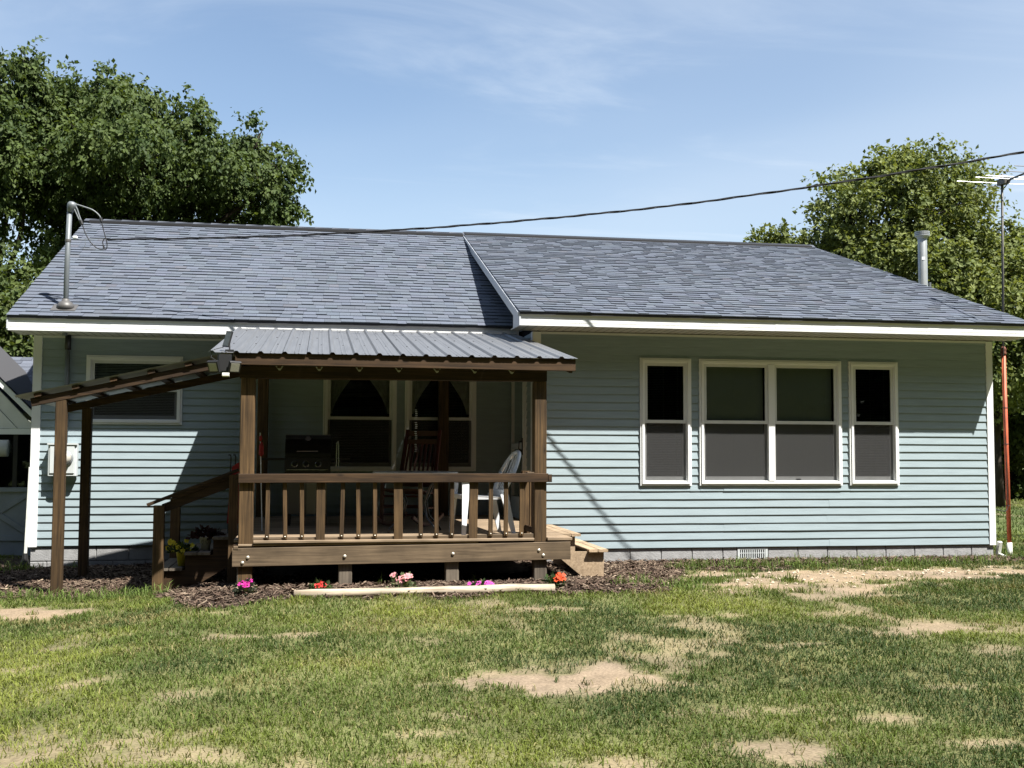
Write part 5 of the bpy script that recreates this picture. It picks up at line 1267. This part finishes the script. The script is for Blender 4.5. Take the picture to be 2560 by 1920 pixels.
obj('label_plate', MB().beam((6.655, 2.353, 4.22), (6.655, 2.353, 4.27), .05, .004, up=(-.2, -1, 0), ch=0), M['plastic'], fu)
vp = thing('vent_pipe', 'short grey vent pipe at the roof edge beside the steel flue', 'vent pipe', (6.60, 1.95, 3.4))
obj('pipe', MB().tube([(6.52, 1.95, 3.2), (6.52, 1.95, 3.80)], .02, 8), M['conduit'], vp); obj('bracket', MB().box(6.36, 6.52, 1.93, 1.97, 3.66, 3.69), M['conduit'], vp)

# ------------------------------------------------------------------ outbuilding at the left
ob_ = thing('outbuilding', 'small outbuilding with white gable, dark opening and blue grey half doors', 'outbuilding', (-8.6, 4.5, -.3))
OY = 3.4; OX1 = -6.66
obj('lower_wall', MB().box(-11.2, OX1, OY, OY + .08, -.36, .64), M['barn'], ob_)
obj('sill_board', MB().box(-11.2, OX1 - .0, OY - .03, OY + .05, .60, .66), M['barn'], ob_)
for x0 in (-7.62,):
    for p, q_ in (((x0, .60), (x0 + .93, -.02)), ((x0, -.02), (x0 + .93, .60))):
        obj('brace_board', MB().beam((p[0], OY - .008, p[1]), (q_[0], OY - .008, q_[1]), .016, .075, up=(0, 0, 1), ch=.003), M['barn'], ob_)
obj('bottom_board', MB().box(-11.2, OX1, OY - .02, OY - .001, -.10, -.03), M['barn'], ob_)
obj('opening', MB().box(-11.2, OX1, OY + .6, OY + .65, .64, 1.44), M['dark_room'], ob_)
obj('pane', MB().add([(-11.2, OY + .02, .66), (OX1, OY + .02, .66), (OX1, OY + .02, 1.42), (-11.2, OY + .02, 1.42)], [(0, 1, 2, 3)]), M['glass'], ob_)
for x in (-6.70, -6.93, -7.75): obj('stile', MB().box(x - .03, x + .03, OY - .005, OY + .015, .66, 1.42), M['blackmatte'], ob_)
obj('rolled_blind', MB().tube([(-8.2, OY - .03, 1.22), (-7.02, OY - .03, 1.22)], .12, 12), M['pvc'], ob_, True)
obj('header_board', MB().box(-11.2, OX1 + .02, OY - .025, OY + .05, 1.42, 1.50), M['white'], ob_)
ax, az = -8.93, 3.96
for i in range(9):
    o0 = i * .18; o1 = o0 + .172
    P0 = [(OX1 - o0 * 1.41, 1.505), (ax, az - o0 * 1.41 - .02)]; P1 = [(OX1 - o1 * 1.41, 1.505), (ax, az - o1 * 1.41 - .02)]
    if P0[0][0] <= ax: break
    o = obj('gable_board', MB().prism([(P0[0][0], OY - .012, P0[0][1]), (P0[1][0], OY - .012, P0[1][1]), (P1[1][0], OY - .002, max(1.505, P1[1][1])), (P1[0][0], OY - .002, P1[0][1])], (0, .04, 0)), M['white_dull'], ob_); fix_normals(o)
o = obj('gable_board', MB().prism([(-11.2, OY, 1.505), (ax, OY, 1.505), (ax, OY, az)], (0, .05, 0)), M['white_dull'], ob_); fix_normals(o)
o = obj('rake_board', MB().prism([(OX1 + .02, OY - .09, 1.60), (OX1 + .10, OY - .09, 1.62), (ax, OY - .09, az + .06), (ax, OY - .09, az - .06)], (0, .05, 0)), M['white'], ob_); fix_normals(o)
obj('roof', MB().add([(OX1 + .12, OY - .12, 1.64), (ax, OY - .12, az + .09), (ax, OY + 2.2, az + .09), (OX1 + .12, OY + 2.2, 1.64), (-11.3, OY - .12, 1.58), (-11.3, OY + 2.2, 1.58)], [(0, 1, 2, 3), (1, 4, 5, 2)]), M['deck_under'], ob_)
# shingled main slope behind the gable
mb = MB(); V = []; Fq = []; Cc = []
rr = random.Random(9)
for i in range(15):
    y0, y1 = 4.0 + i * .15, 4.0 + i * .15 + .165; za, zb_ = 1.76 + i * .066, 1.76 + (i + 1.1) * .066
    x = -9.4
    while x < -6.45:
        w = rr.uniform(.16, .36); t = rr.choice((.006, .012)); k = rr.uniform(.8, 1.15); b = len(V)
        V += [(x, y0, za - .004), (x + w - .003, y0, za - .004), (x + w - .003, y0, za + t), (x, y0, za + t), (x + w - .003, y1, zb_), (x, y1, zb_)]
        Fq += [(b, b + 1, b + 2), (b, b + 2, b + 3), (b + 3, b + 2, b + 4), (b + 3, b + 4, b + 5)]; Cc += [np.array([.10, .11, .135]) * k] * 6; x += w
s_ = tri_mesh('shingles', np.array(V), np.array(Fq, np.int32), M['shingle'], ob_, cols=np.array(Cc)); s_['kind'] = 'stuff'
obj('roof', MB().add([(-9.4, 4.0, 1.745), (-6.46, 4.0, 1.745), (-6.46, 6.25, 2.735), (-9.4, 6.25, 2.735), (-9.4, 8.5, 1.75), (-6.46, 8.5, 1.75)], [(0, 1, 2, 3), (3, 2, 5, 4)]), M['deck_under'], ob_)
obj('side_wall', MB().add([(-6.55, 4.0, -.4), (-6.55, 8.4, -.4), (-6.55, 8.4, 1.75), (-6.55, 6.25, 2.72), (-6.55, 4.0, 1.74)], [(0, 1, 2, 3, 4)]), M['white_dull'], ob_)

# ------------------------------------------------------------------ unseen woods behind the camera, added to block low sky; windows reflect them
r = np.random.default_rng(99); n = 70000
ang = r.uniform(math.radians(188), math.radians(352), n); rad = 31 + 7 * r.random(n)
wxp, wyp = -1 + np.cos(ang) * rad, -2 + np.sin(ang) * rad * .95
ht = 18 + 6 * vnoise(ang * 12, ang * 0, .7, 5) + 2.5 * vnoise(ang * 40, ang * 0, .7, 9)
wzp = -.3 + ht * r.random(n) ** .85
d = r.normal(size=(n, 3)); d /= np.linalg.norm(d, axis=1)[:, None]; e = np.cross(d, r.normal(size=(n, 3))); e /= np.linalg.norm(e, axis=1)[:, None]
ll = (.35 + .55 * r.random(n))[:, None]; p = np.stack([wxp, wyp, wzp], -1)
v = np.stack([p - d * ll, p + e * ll * .6, p + d * ll, p - e * ll * .6], 1)
cw = (np.array([.035, .055, .018]) * (.5 + 1.2 * r.random(n))[:, None])
wdl = tri_mesh('sky_block_woods', v.reshape(-1, 3), ((np.arange(n) * 4)[:, None] + np.arange(4)).astype(np.int32), M['leaf'], cols=np.repeat(cw[:, None], 4, 1).reshape(-1, 3))
tag(wdl, 'unseen dark leafy woods added behind the camera to block low sky', 'woods', kind='stuff')
